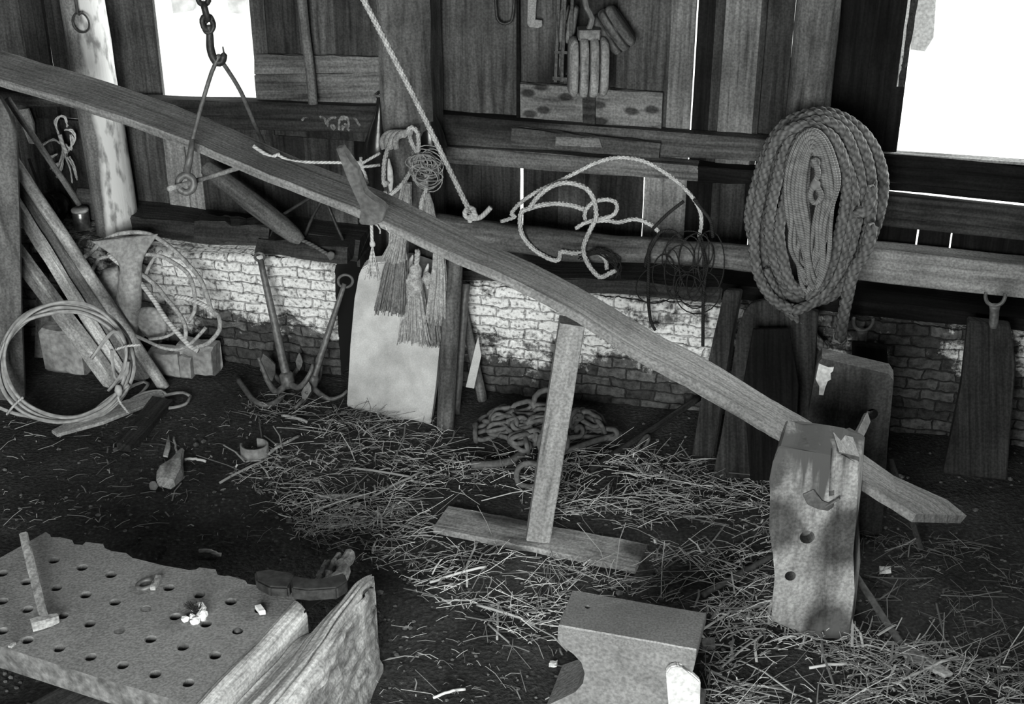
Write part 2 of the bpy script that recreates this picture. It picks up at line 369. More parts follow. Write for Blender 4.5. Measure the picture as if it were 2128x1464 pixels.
LO = [(-330, -200, 0, 0), (-200, -100, 1, 0), (-100, 0, 0, 0), (0, 60, 1, 0), (60, 130, 0, 0), (130, 200, 1, 0), (200, 290, 1, 0), (290, 357, 0, 0), (357, 397, 4, .006), (400, 428, 4, .004), (428, 500, 1, 0),
      (500, 572, 1, 0), (572, 640, 0, 0), (640, 690, 1, 0), (690, 742, 0, 0), (742, 800, 2, 0), (800, 870, 1, 0), (870, 930, 0, 0), (930, 1000, 1, 0), (1000, 1078.5, 1, 0), (1087.5, 1160, 1, 0), (1160, 1240, 0, 0),
      (1240, 1334, 1, 0), (1338, 1424, 4, .004), (1424, 1478, 2, 0), (1478, 1545, 1, 0), (1545, 1558, 2, 0), (1561.5, 1640, 2, 0), (1640, 1720, 2, 0), (1720, 1800, 2, 0), (1800, 1903, 2, -.01),
      (1909, 1974, 2, -.01), (1980, 2060, 2, -.01), (2060, 2140, 2, -.01), (2140, 2260, 2, -.01), (2260, 2400, 2, -.01), (2400, 2640, 2, -.01), (2640, 3000, 2, -.01)]
bm = NB()
boards(bm, UP, 150, 1.0, 3.9)
boards(bm, [q for q in LO if q[0] < 1790], 430, .40, 1.0)
boards(bm, [q for q in LO if q[0] >= 1790], 500, .40, .80)
# below and above the two openings
for xa, xb, ya in ((322, 531, 150), (1884, 2780, 150)):
    u0, u1 = ux(xa, ya), ux(xb, ya)
    beam(bm, W(u0-.01, 3.35, WT-.012), W(u1+.01, 3.35, WT-.012), EZ*.55, EN*.012, 6, .001, .1, 1)
u0, u1 = ux(322, 150), ux(531, 150)
zs1 = UZ(430, 214, WT)[1]; beam(bm, W(u0-.02, zs1-.13, WT-.012), W(u1+.02, zs1-.13, WT-.012), EZ*.13, EN*.012, 6, .001, .1, 1)
grain(bm, EZ)
wb = ST(obj('wall_back', bm, ['board_grey', 'board_dark', 'board_black', 'board_mid', 'board_pale']))
# brick foot of the back wall with a lumpy whitewashed face
bm = NB(); l = UVL(bm); NU, NZ = 340, 44; u0, u1 = -1.75, 4.0
rough_b = lambda u, z: .012*noise.noise(V((u*6, z*6, 0)))+.010*noise.noise(V((u*19, z*30, 4)))+.007*noise.noise(V((u*45, z*70, 2)))
def zt(u): return .515+.02*noise.noise(V((u*3, 0, 0)))+(.02 if u < .5 else -.015)
gv = []
for i in range(NU+1):
    u = u0+(u1-u0)*i/NU; row = []
    for j in range(NZ+1):
        z = -.06+(zt(u)+.06)*j/NZ
        row.append((bm.verts.new(W(u, z, rough_b(u, z)-(.02 if j == NZ else 0))), u, z))
    row.append((bm.verts.new(W(u, zt(u)+.004*noise.noise(V((u*9, 1, 1))), -.42)), u, zt(u)+.4)); gv.append(row)
gA, gB = UZ(706, 700, 0)[0], UZ(800, 700, 0)[0]
for i in range(NU+1):
    u = u0+(u1-u0)*i/NU
    if abs(u-gA) < .55*(u1-u0)/NU or abs(u-gB) < .55*(u1-u0)/NU:
        k_ = [bm.verts.new(q_[0].co) for q_ in gv[i]]+[bm.verts.new(W(u, -.06, -.42))]
        f = face(bm, k_)
for i in range(NU):
    if gA < u0+(u1-u0)*(i+.5)/NU < gB: continue
    for j in range(NZ+1):
        q = (gv[i][j], gv[i+1][j], gv[i+1][j+1], gv[i][j+1]); f = face(bm, [k[0] for k in q])
        for lp, k in zip(f.loops, q): lp[l].uv = (k[1], k[2])
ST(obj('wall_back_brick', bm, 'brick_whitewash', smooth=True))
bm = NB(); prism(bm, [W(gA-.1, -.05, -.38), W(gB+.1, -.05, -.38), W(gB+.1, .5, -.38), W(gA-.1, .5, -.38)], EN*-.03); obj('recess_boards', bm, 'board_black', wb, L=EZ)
# the rest of the shed: left wall, right wall, front wall with its open doorway, roof
def flat(name, pts, ext, mat, L):
    b = NB(); prism(b, [V(p) for p in pts], V(ext)); return ST(obj(name, b, mat, L=L))
pl, pr_ = W(-1.55, 0, -.4), W(4.6, 0, -.4)
flat('wall_left', [pl, (-3.0, -2.5, 0), (-3.0, -2.5, 3.9), (pl.x, pl.y, 3.9)], (-.06, 0, 0), 'board_grey', EZ)
flat('wall_right', [pr_, (3.5, -2.5, 0), (3.5, -2.5, 3.9), (pr_.x, pr_.y, 3.9)], (.06, 0, 0), 'board_dark', EZ)
flat('wall_front', [(-3.05, -2.45, 0), (-2.8, -2.45, 0), (-2.8, -2.45, 3.5), (.4, -2.45, 3.5), (.4, -2.45, 0), (3.6, -2.45, 0), (3.6, -2.45, 3.9), (-3.05, -2.45, 3.9)], (0, -.06, 0), 'board_dark', EZ)
flat('ceiling', [(-3.2, -2.6, 3.88), (3.8, -2.6, 3.88), (3.8, 6.6, 3.88), (-3.2, 6.6, 3.88)], (0, 0, .06), 'board_dark', (0, 1, 0))
flat('wall_light_blocker', [(.42, 1.0, 0), (3.4, 1.0, 0), (3.4, 1.0, 1.7), (.42, 1.0, 1.7)], (0, .04, 0), 'board_dark', EZ)  # unseen low wall, added to keep door light off the right corner
# outside
bm = NB(); face(bm, [bm.verts.new(p) for p in (W(-9, -.3, -.6), W(14, -.3, -.6), W(14, -.3, -16), W(-9, -.3, -16))])
ST(obj('ground_outside', bm, 'outside_ground'))
bm = NB(); prism(bm, [W(-9, -.3, -6), W(.6, -.3, -6), W(.6, 4, -6), W(-9, 4, -6)], EN*-.3); ow = ST(obj('wall_outside', bm, 'outside_plaster'))
bm = NB(); wallpoly(bm, [(367, 178), (410, 178), (412, 205), (372, 207)], -5.93, .05); wallpoly(bm, [(352, -20), (408, -25), (400, 22), (360, 28)], -5.95, .03); wallpoly(bm, [(470, -20), (512, -20), (508, 30), (475, 26)], -5.95, .03)
obj('plaster_stain', bm, 'outside_grey', ow)
bm = NB(); wallpoly(bm, [(1899, -40), (1948, -40), (1940, 78), (1922, 107), (1892, 103)], -2.2, .03); tag(obj('hanging_board', bm, 'outside_board'), 'pale grey board hanging outside the right window', 'board')
# window sills and frames
def sill(n, x0, x1, y, ya, z, m, hh=.006):
    u0, u1 = ux(x0, ya), ux(x1, ya); b = NB(); beam(b, W(u0-.012, z, WT-.002), W(u1+.02, z, WT-.002), EZ*hh, EN*.02, 6, .001); return obj(n, b, m, L=EU)
ST(sill('window_1', 322, 531, 210, 150, zs1, 'board_white'))
s2 = ST(sill('window_2', 1835, 2780, 330, 320, UZ(1990, 328, WT)[1], 'board_pale'))
bm = NB(); beam(bm, PW(1906, -30, WT+.02), PW(1871, 178, WT+.02), EU*.012, EN*.012, 10, .002)
for i in range(6):
    p = PW(1900-i*5.4, 0+i*34, WT+.035); lump(bm, p, .009, .006, .012, .3, 2)
obj('window_trim', bm, 'board_dark', s2, L=EZ)
bm = NB(); beam(bm, PW(1893, -30, WT+.024), PW(1866, 178, WT+.024), EU*.005, EN*.008, 10, .002)
obj('light_strip', bm, 'board_white', s2, L=EZ)

# rails, sills and ledges nailed along the back wall
TN = [0]
def rail(pts, w, th, mat, jit=.003, name='trim'):
    """pts: top-left, top-right, bottom-right, bottom-left pixels of the face"""
    TN[0] += 1; b = NB(); p = [PW(x, y, w) for x, y in pts]; n = 10; st = []
    for i in range(n+1):
        a = p[0].lerp(p[1], i/n); c = p[3].lerp(p[2], i/n); st.append(((a+c)/2-EN*(th/2), (a-c)/2, EN*(th/2)))
    sweep(b, st, .12, jit); return ST(obj('%s_%d' % (name, TN[0]), b, mat, L=p[1]-p[0]))
rail([(900, 237), (1600, 291), (1600, 338), (900, 300)], -.235, .065, 'board_grey')
rail([(905, 303), (1450, 345), (1450, 378), (905, 338)], -.225, .075, 'board_mid')
rail([(1450, 345), (1650, 362), (1650, 388), (1450, 380)], -.23, .07, 'board_black')
rail([(1062, 266), (1372, 298), (1370, 330), (1062, 302)], -.20, .03, 'board_grey')
rail([(1155, 284), (1246, 288), (1250, 306), (1155, 303)], -.192, .01, 'board_mid')
rail([(190, 203), (800, 222), (800, 278), (190, 262)], -.225, .075, 'board_dark')
rail([(-60, 186), (165, 204), (165, 224), (-60, 214)], -.10, .19, 'board_grey')
rail([(527, 114), (800, 119), (800, 152), (529, 154)], -.275, .025, 'board_mid')
rail([(529, 156), (800, 152), (800, 222), (535, 214)], -.270, .03, 'board_mid')
rail([(1080, 174), (1376, 194), (1374, 276), (1080, 248)], -.275, .022, 'speckled')
rail([(1211, 186), (1236, 188), (1236, 268), (1211, 264)], -.262, .014, 'board_dark')
rail([(1074, -40), (1078, -40), (1080, 250), (1074, 250)], -.27, .02, 'board_black')
# right end of the wall: sill board, dark board under a slit of daylight, pale rail
rail([(1815, 318), (2860, 413), (2860, 473), (1815, 376)], -.275, .05, 'board_black')
rail([(1815, 378), (2860, 467), (2860, 492), (1815, 393)], -.285, .04, 'board_black')
rail([(1810, 402), (2860, 513), (2860, 575), (1810, 468)], -.262, .05, 'board_dark')
rail([(1760, 514), (2860, 628), (2860, 703), (1760, 582)], -.17, .11, 'beam_light')
rail([(1500, 590), (2860, 752), (2860, 782), (1500, 620)], -.05, .3, 'board_black', .006)
rail([(940, 565), (1500, 598), (1500, 632), (940, 600)], -.04, .3, 'board_dark', .008)
# rough timber sill on top of the brick, left
rail([(255, 448), (745, 500), (745, 545), (255, 500)], -.12, .2, 'board_dark', .008)
rail([(404, 461), (560, 470), (556, 506), (400, 500)], -.04, .09, 'board_dark', .008)
rail([(535, 496), (725, 515), (720, 550), (530, 530)], -.03, .1, 'board_dark', .008)

# the three posts that carry the roof
def post(n, xl, xr, yref, w, z0, mat, square, wob=.006, lean=0, taper=0):
    uL, uR = UZ(xl, yref, w)[0], UZ(xr, yref, w)[0]; r = (uR-uL)/2; b = NB(); N = 26
    if square: beam(b, W((uL+uR)/2, z0, w-r), W((uL+uR)/2, 3.9, w-r), EU*r, EN*r, 24, .004, .22); s = False
    else:
        tube(b, [W((uL+uR)/2+lean*(z0+(3.9-z0)*i/N-1.2), z0+(3.9-z0)*i/N, w-r) for i in range(N+1)], [r*(1-taper*(i/N)) for i in range(N+1)], 24); rough(b, wob, 5); s = True
    return ST(obj(n, b, mat, smooth=s, L=EZ if square else None))
def painted_post():
    m = wood('post_paint', .15, .26, along=2, across=25, blot=.4); n = m.node_tree.nodes; l = m.node_tree.links; b = n['Principled BSDF']
    old = b.inputs['Base Color'].links[0].from_socket
    tc = nd(n, 'ShaderNodeTexCoord'); sp = nd(n, 'ShaderNodeSeparateXYZ'); l.new(tc.outputs['Object'], sp.inputs[0])
    mp = nd(n, 'ShaderNodeMapping'); mp.inputs['Scale'].default_value = (7, 7, 2.6); l.new(tc.outputs['Object'], mp.inputs[0])
    t = nd(n, 'ShaderNodeTexNoise'); t.inputs['Scale'].default_value = 1; t.inputs['Detail'].default_value = 5; l.new(mp.outputs[0], t.inputs['Vector'])
    # coat survives on the room side, right of the middle
    a = nd(n, 'ShaderNodeMath', operation='MULTIPLY_ADD'); l.new(sp.outputs[0], a.inputs[0]); a.inputs[1].default_value = 5.5; l.new(t.outputs[0], a.inputs[2])
    c = nd(n, 'ShaderNodeMath', operation='MULTIPLY_ADD'); l.new(sp.outputs[2], c.inputs[0]); c.inputs[1].default_value = .16; l.new(a.outputs[0], c.inputs[2])
    r = ramp(n, [(.60, 0), (.76, 1)]); l.new(c.outputs[0], r.inputs[0])
    t5 = nd(n, 'ShaderNodeTexNoise'); t5.inputs['Scale'].default_value = 4; t5.inputs['Detail'].default_value = 8; l.new(mp.outputs[0], t5.inputs['Vector']); r5 = ramp(n, [(.34, .22), (.5, .62)]); l.new(t5.outputs[0], r5.inputs[0])
    l.new(mixc(n, l, 'MIX', r.outputs[0], old, r5.outputs[0]), b.inputs['Base Color'])
painted_post()
post('pillar_left', 128, 214, 150, -.06, .50, 'post_paint', False, .008, -.022, .10)
post('pillar_centre', 785, 893, 150, -.05, -.03, 'log_wood', True)
post('pillar_right', 1640, 1734, 150, -.10, -.03, 'log_wood', False, .01, .0, .02)

# ================================================================== THE PLANK AND WHAT HOLDS IT
def pkY(x, y, dY=0):                      # the plank's line on plan: Y = 4.46 - .473 X
    r = ray(x, y); t = (4.46+dY)/(r.y+.473*r.x); return O+r*t
low = [(-70, 158, 64), (0, 180, 64), (150, 224, 66), (295, 273, 67), (401, 313, 68), (550, 377, 66), (740, 452, 70), (935, 543, 68), (1050, 593, 68), (1180, 660, 72), (1300, 738, 80), (1430, 808, 82), (1550, 878, 80), (1613, 915, 82), (1700, 968, 84), (1788, 1020, 80), (1894, 1086, 68)]
ACR = V((.427, .904, 0)); st = []
for i, (x, y, ext) in enumerate(low):
    q0, q1 = low[max(0, i-1)], low[min(len(low)-1, i+1)]
    ext -= 40*(q1[1]-q0[1])/(q1[0]-q0[0])
    p = pkY(x, y); sc = F/(p-O).length; dep = math.asin((3-p.z)/(p-O).length)
    wd = .2; th = .034
    need = (ext - th*math.cos(dep)*sc)/sc                 # image rise of the far edge
    dz = (need - wd*.904*math.sin(dep))/math.cos(dep)
    a = (ACR*wd + EZ*dz).normalized()*wd
    dd = V((-.904, .427, .45)).normalized(); nrm = a.cross(dd).normalized()
    if nrm.z < 0: nrm = -nrm
    c = p + a/2 + nrm*(th/2); st.append((c, a/2, nrm*(th/2)))
cs, aa, tt = [smooth([s[k] for s in st], .06) for k in range(3)]
m = min(len(cs), len(aa), len(tt))
# resample the three channels together
def chan(k, n=70):
    out = []
    for i in range(n+1):
        f = i/n*(len(st)-1); j = min(int(f), len(st)-2); f -= j
        p = [st[max(0, min(len(st)-1, j+q))][k] for q in (-1, 0, 1, 2)]
        out.append(.5*((2*p[1])+(p[2]-p[0])*f+(2*p[0]-5*p[1]+4*p[2]-p[3])*f*f+(3*p[1]-p[0]-3*p[2]+p[3])*f**3))
    return out
cc = list(zip(chan(0), chan(1), chan(2)))
bm = NB(); sweep(bm, cc, .12, .0016)
e = cc[-1]                                # slanted end: a point at the far corner
l = UVL(bm)
far = PY(2003, 1080, (e[0]+e[1]).y-.06)
tipv = [v for v in bm.verts if (v.co-e[0]).length < .125 and (v.co-e[0]).dot(e[1]) > .003]
sh = far - (e[0]+e[1])
for v in tipv: v.co += sh
grain(bm, (cc[20][0]-cc[50][0]))
for f in bm.faces:                         # grain follows the bend
    for lp in f.loops:
        p = lp.vert.co; k = min(range(len(cc)), key=lambda i: (cc[i][0]-p).length); d = p-cc[k][0]
        lp[l].uv = (k*.058, d.dot(cc[k][1].normalized())+d.dot(cc[k][2].normalized())*.8)
plank = tag(obj('bending_plank', bm, 'plank_wood'), 'long weathered plank hung from a chain hook, sloping down across the whole shed', 'plank')

# T-shaped prop under the plank
prop = T('plank_prop', PG(1118, 1128), 'wooden T-shaped prop standing on the straw under the sloping plank', 'prop')
a, b, c, d = PG(932, 1052, .03), PG(1345, 1132, .03), PG(1320, 1182, .03), PG(900, 1096, .03); up = EZ*.013
bm = NB(); n = 14; st2 = []
for i in range(n+1):
    p, q = a.lerp(b, i/n), d.lerp(c, i/n); st2.append(((p+q)/2-up, (p-q)/2*(1+.02*math.sin(i*2.3)), up))
sweep(bm, st2, .08, .0025)
obj('base_board', bm, 'base_wood', prop, L=b-a)
p0 = PG(1118, 1118, .03)+EZ*.001; p1 = PY(1189, 668, 4.40)
bm = NB(); beam(bm, p0, p1, V((.043, 0, -.008)), V((0, .032, 0)), 12, .001, .12); obj('post', bm, 'prop_wood', prop, L=EZ)

# front slotted block
def stain_block():
    m = MATS['block_wood']; n = m.node_tree.nodes; l = m.node_tree.links; b = n['Principled BSDF']; old = b.inputs['Base Color'].links[0].from_socket
    tc = nd(n, 'ShaderNodeTexCoord'); sp = nd(n, 'ShaderNodeSeparateXYZ'); l.new(tc.outputs['Object'], sp.inputs[0])
    mp = nd(n, 'ShaderNodeMapping'); mp.inputs['Scale'].default_value = (24, 6, 2.2); l.new(tc.outputs['Object'], mp.inputs[0])
    t = nd(n, 'ShaderNodeTexNoise'); t.inputs['Scale'].default_value = 1; t.inputs['Detail'].default_value = 4; l.new(mp.outputs[0], t.inputs['Vector'])
    # oil and rust runs from the head of the block
    a = nd(n, 'ShaderNodeMath', operation='MULTIPLY_ADD'); l.new(sp.outputs[2], a.inputs[0]); a.inputs[1].default_value = 1.25; l.new(t.outputs[0], a.inputs[2])
    r = ramp(n, [(1.0, 1), (1.0, 1)]); r.color_ramp.elements[0].position = .0
    mr = nd(n, 'ShaderNodeMapRange'); mr.inputs[1].default_value = 1.22; mr.inputs[2].default_value = 1.36; l.new(a.outputs[0], mr.inputs[0])
    # darker towards the foot
    m2 = nd(n, 'ShaderNodeMath', operation='MULTIPLY_ADD'); l.new(sp.outputs[2], m2.inputs[0]); m2.inputs[1].default_value = -4; l.new(t.outputs[0], m2.inputs[2])
    mr2 = nd(n, 'ShaderNodeMapRange'); mr2.inputs[1].default_value = .2; mr2.inputs[2].default_value = .5; l.new(m2.outputs[0], mr2.inputs[0])
    c = mixc(n, l, 'MIX', mr.outputs[0], old, .1); c = mixc(n, l, 'MIX', mr2.outputs[0], c, .12); l.new(c, b.inputs['Base Color'])
bF = T('bending_block', PG(1690, 1310), 'pale pitted upright timber block with an iron lug, in front of the plank', 'block')
ol = [(1618, 928), (1650, 937), (1700, 938), (1745, 946), (1750, 950), (1786, 962), (1783, 1000), (1779, 1080), (1773, 1150), (1776, 1230), (1765, 1336), (1720, 1330), (1660, 1318), (1602, 1292), (1606, 1240), (1614, 1200), (1606, 1150), (1598, 1100), (1600, 1040), (1598, 1000), (1606, 960)]
bm = NB(); fo = [PY(x, y, 3.78) for x, y in ol]; prism(bm, fo, V((.05, .15, .012)))
bmesh.ops.bevel(bm, geom=bm.edges[:], offset=.006, segments=1, affect='EDGES')
body = obj('body', bm, 'block_wood', bF, L=EZ)
cb = NB()
for x, y, r in ((1676, 1112, .024), (1641, 1193, .018)):
    p = PY(x, y, 3.78); lathe(cb, p-V((0, .03, 0)), V((.1, 1, -.3)), [(0, r), (.12, r)], 16)
lathe(cb, PY(1722, 1050, 3.78)-V((0, .03, 0)), V((.2, 1, -.1)), [(0, .012), (.09, .012)], 12)
prism(cb, [PY(x, y, 3.765) for x, y in ((1727, 935), (1738, 935), (1733, 1035), (1722, 1038))], V((.01, .045, 0)))
cut(body, cb)
stain_block()
bm = NB()
prism(bm, [PY(x, y, 3.772) for x, y in ((1668, 1030), (1692, 1019), (1706, 1042), (1720, 1048), (1735, 1040), (1732, 1052), (1722, 1064), (1700, 1060), (1678, 1050))], V((0, .03, 0)))
bmesh.ops.bevel(bm, geom=bm.edges[:], offset=.003, segments=1, affect='EDGES'); tube(bm, [PY(1716, 1054, 3.77), PY(1745, 1036, 3.755)], .004, 6)
obj('lug', bm, 'iron', bF)['label'] = 'rusty iron lug'
bm = NB()
for (x, y), (x2, y2) in (((1690, 965), (1682, 1010)), ((1652, 968), (1646, 1000)), ((1762, 975), (1756, 1003))): pass
bar(bm, PY(1762, 950, 3.87), PY(1803, 868, 4.30), .036, .012, V((0, -1, .4)), 8, .001); prism(bm, [PY(x, y, 3.79) for x, y in ((1744, 940), (1786, 950), (1786, 963), (1745, 952))], V((0, .1, .012)))
obj('iron_strap', bm, 'iron', bF)['label'] = 'flat iron strap'
# back block
bB = T('bending_block', PG(1810, 1112), 'dark leaning timber block with white paint at one corner, behind the plank', 'block')
ol = [(1708, 745), (1780, 762), (1848, 778), (1857, 792), (1852, 850), (1845, 920), (1840, 1000), (1832, 1112), (1790, 1112), (1735, 1105), (1690, 1095), (1676, 960), (1680, 860), (1692, 790), (1698, 757)]
bm = NB(); prism(bm, [PY(x, y, 4.40) for x, y in ol], V((.012, .06, .01)))
body = obj('body', bm, 'block_dark', bB, L=V((-.03, 0, 1)))
cb = NB(); lathe(cb, PY(1815, 873, 4.36), V((.1, 1, 0)), [(0, .022), (.14, .022)], 14)
cut(body, cb)
bm = NB(); prism(bm, [PY(x, y, 4.398) for x, y in ((1702, 756), (1722, 764), (1733, 763), (1731, 772), (1726, 776), (1727, 789), (1720, 793), (1715, 806), (1711, 822), (1702, 821), (1703, 804), (1698, 795), (1695, 788))], V((0, .003, 0)))
obj('paint_patch', bm, 'white_paint', bB)['label'] = 'flaking white paint'

# chain with hook and the iron sling that carries the plank
ch = T('hanging_chain', PY(430, 60, 5.1), 'dark iron chain with a hook hanging in front of the left window', 'chain')
lk = [((415, -60), (420, -22)), ((417, -28), (426, 12)), ((422, 4), (432, 44)), ((426, 30), (437, 66))]
bm = NB()
for i, ((x0, y0), (x1, y1)) in enumerate(lk):
    p, q = PY(x0, y0, 5.1), PY(x1, y1, 5.1); b = NB(); link(b, (p+q)/2, q-p, V((1, .5, 0)) if i % 2 else V((.35, -1, 0)), (q-p).length*1.15, .058, .0105, 8); obj('link', b, 'iron_dark', ch, True)
bm.free(); bm = NB()
hk = [PY(x, y, 5.1) for x, y in ((434, 52), (436, 75), (437, 98), (442, 117), (451, 130), (461, 128), (465, 114), (463, 97))]
hs = smooth(hk, .008); tube(bm, hs, [.011+.004*math.sin(3.14*i/len(hs)) - (.009 if i > len(hs)*.88 else 0) for i in range(len(hs))], 10)
tube(bm, ring(PY(434, 55, 5.1), V((.018, 0, .004)), V((0, .006, .022)), 16), .008, 8, True)
obj('hook', bm, 'iron_dark', ch, True)
sl = T('iron_sling', PY(388, 388, 4.93), 'iron rod sling hanging from the chain hook and carrying the plank', 'sling')
hp = PY(452, 122, 5.1); fr = PY(388, 358, 4.92); bk = PY(566, 338, 5.36)
bm = NB(); tube(bm, smooth([hp+V((.012, 0, .012)), hp, PY(440, 150, 5.07), PY(420, 215, 5.02), PY(398, 300, 4.95), fr], .03), [.008+.0000*i for i in range(60)][:len(smooth([hp+V((.012, 0, .012)), hp, PY(440, 150, 5.07), PY(420, 215, 5.02), PY(398, 300, 4.95), fr], .03))], 8)
tube(bm, [PY(400, 290, 4.95), PY(394, 330, 4.93), fr], [.009, .013, .014], 8)
obj('front_rod', bm, 'iron', sl, True)
bm = NB(); tube(bm, smooth([hp+V((.0, 0, .012)), PY(468, 138, 5.12), PY(500, 190, 5.2), PY(530, 260, 5.3), bk], .03), .0085, 8); obj('rear_rod', bm, 'iron', sl, True)
c = PY(387, 382, 4.92); bm = NB(); tube(bm, ring(c, V((.028, .006, 0)), V((0, .004, .032)), 20), .013, 10, True); obj('eye', bm, 'iron', sl, True)
bm = NB(); bx = [PY(350, 393, 4.84), c, PY(490, 351, 5.14), PY(560, 330, 5.33)]; tube(bm, smooth(bx, .04), .0095, 8); obj('crossbar', bm, 'mottled_light', sl, True)

# twisting iron gripped on the plank
tw = T('twisting_iron', pkY(768, 462), 'flat iron twisting dog clamped over the middle of the plank', 'clamp')
Yt = pkY(770, 455).y-.035
ol = [(697, 310), (711, 308), (722, 330), (741, 352), (749, 378), (756, 402), (770, 414), (792, 425), (802, 436), (794, 462), (772, 470), (750, 468), (745, 462), (752, 440), (750, 428), (738, 408), (722, 372)]
bm = NB(); prism(bm, [PY(x, y, Yt-.0006*(460-y)*0) for x, y in ol], V((.01, .026, .006))); bmesh.ops.bevel(bm, geom=bm.edges[:], offset=.003, segments=1, affect='EDGES')
obj('jaw', bm, 'iron_rust', tw)
bm = NB(); pts = smooth([PY(772, 466, Yt+.01), PY(773, 490, Yt+.012), PY(774, 512, Yt+.012)], .01); tube(bm, pts, .0065, 7, unit=True)
lump(bm, PY(774, 507, Yt+.012), .011, .010, .013, .2, 2)
for k in range(26):
    dx = R(-17, 17); tube(bm, smooth([PY(774, 508, Yt+.012), PY(774+dx*.35, 535, Yt+.012+R(-.01, .01)), PY(775+dx, 578+R(-10, 6), Yt+.012+R(-.02, .02))], .02), .0016, 4, unit=True)
for px in ([(783, 468), (790, 478), (790, 486)], [(800, 468), (806, 480), (810, 484)]): tube(bm, smooth([PY(x, y, Yt+.01) for x, y in px], .01), .003, 5, unit=True)
obj('lashing', bm, 'rope_pale', tw, True)['label'] = 'pale rope end frayed to a tassel'
bm = NB()
for px, r in (([(526, 303), (545, 316), (566, 326), (582, 320)], .0075), ([(578, 322), (600, 333), (640, 337), (700, 338), (745, 338)], .006), ([(735, 332), (742, 340), (751, 347), (790, 343)], .006), ([(742, 344), (752, 340), (790, 318)], .006), ([(750, 327), (750, 345), (758, 360), (764, 382)], .0065)):
    tube(bm, smooth([PY(x, y, 5.03) for x, y in px], .02), r, 6, unit=True)
lump(bm, PY(748, 342, 5.03), .014, .012, .014, .3, 2)
tag(obj('tie_rope', bm, 'rope_pale', None, True), 'thin pale rope knotted behind the twisting iron and stretched to the left', 'rope')

# ================================================================== FOREGROUND LEFT: pierced iron plate, hammer, log
zP = .35
c0 = [PG(100, 1106, zP), PG(628, 1238, zP), PG(408, 1468, zP), PG(-330, 1258, zP), PG(-160, 1190, zP)]
plate = T('pierced_iron_plate', (c0[0]+c0[2])/2-EZ*.09, 'thick rusty iron plate pierced with rows of round holes, in the near left corner', 'plate')
ed = [(-160, 1225), (0, 1160), (78, 1116), (95, 1106), (104, 1112), (106, 1117), (125, 1117), (150, 1123), (154, 1132), (172, 1133), (178, 1127), (214, 1131), (218, 1140), (232, 1146), (262, 1150), (275, 1160), (300, 1166), (340, 1176), (386, 1184), (392, 1186), (408, 1184), (414, 1180), (448, 1184), (452, 1195), (466, 1198), (474, 1197), (510, 1207), (514, 1214), (526, 1216), (560, 1220), (625, 1238), (408, 1468), (200, 1408), (0, 1344), (-200, 1290)]
bm = NB(); prism(bm, [PG(x, y, zP) for x, y in ed], EZ*-.085)
bod = obj('slab', bm, 'iron_plate', plate)
hl = [(5, 1192), (55, 1210), (112, 1165), (171, 1180), (231, 1195), (351, 1222), (414, 1237), (480, 1251), (541, 1268), (5, 1250), (57, 1267), (117, 1222), (178, 1237), (239, 1252), (364, 1282), (428, 1297), (5, 1312), (130, 1280), (186, 1297), (313, 1329), (380, 1345), (447, 1363), (57, 1331), (123, 1348), (188, 1366), (255, 1383), (322, 1402), (391, 1420), (-50, 1234), (-50, 1295), (-58, 1180)]
cb = NB()
for x, y in hl: lathe(cb, PG(x, y, zP)-EZ*.12, EZ, [(0, .0165), (.115, .0165), (.123, .0195), (.15, .0195)], 18)
for x, y, dp in ((248, 1312, .006), (303, 1266, .003), (494, 1312, .03)): lathe(cb, PG(x, y, zP)-EZ*dp, EZ, [(0, .017), (.1, .017)], 18)
cut(bod, cb)
bod.data.materials.append(MATS['iron_edge'])
for f in bod.data.polygons:
    if abs(f.normal.z) < .5: f.material_index = 1
bm = NB()
for x, y in ((494, 1313),): lump(bm, PG(x, y, zP-.012), .014, .014, .012, .1, 2)
obj('rivet_head', bm, 'iron', plate, True)
for i, (xa, ya, xb, yb) in enumerate(((-120, 1560, 190, 1385), (60, 1640, 330, 1450))):
    p, q = PG(xa, ya, .26), PG(xb, yb, .26); b = NB(); dv = (q-p).normalized(); sd = dv.cross(EZ)
    beam(b, p+EZ*(-.133)+sd*.07, q+EZ*-.133+sd*.07, sd*.07, EZ*.13, 6, .002)
    tag(obj('bearer_beam', b, 'block_dark', None, L=dv), ('outermost timber bearer under the pierced iron plate', 'second timber bearer under the pierced plate, nearer the log')[i], 'beam')
# hammer
hm = T('hammer', PG(95, 1295, zP), 'light-handled hammer lying on the pierced iron plate', 'hammer')
bm = NB(); bar(bm, PG(92, 1288, zP+.025), PG(49, 1112, zP+.05), .026, .02, EZ, 10, .0012, .5); obj('handle', bm, 'mottled_light', hm, L=(.1, 1, 0))
a, b = PG(66, 1301, zP+.019), PG(122, 1285, zP+.019); bm = NB(); f, s = perp(b-a, EZ)
sweep(bm, [(a, s*.014, f*.017), (a.lerp(b, .25), s*.017, f*.017), (a.lerp(b, .7), s*.015, f*.015), (a.lerp(b, .97), s*.011, f*.013), (b, s*.009, f*.011)], .3, .0005); obj('head', bm, 'mottled_light', hm, L=b-a)['label'] = 'worn bright hammer head'
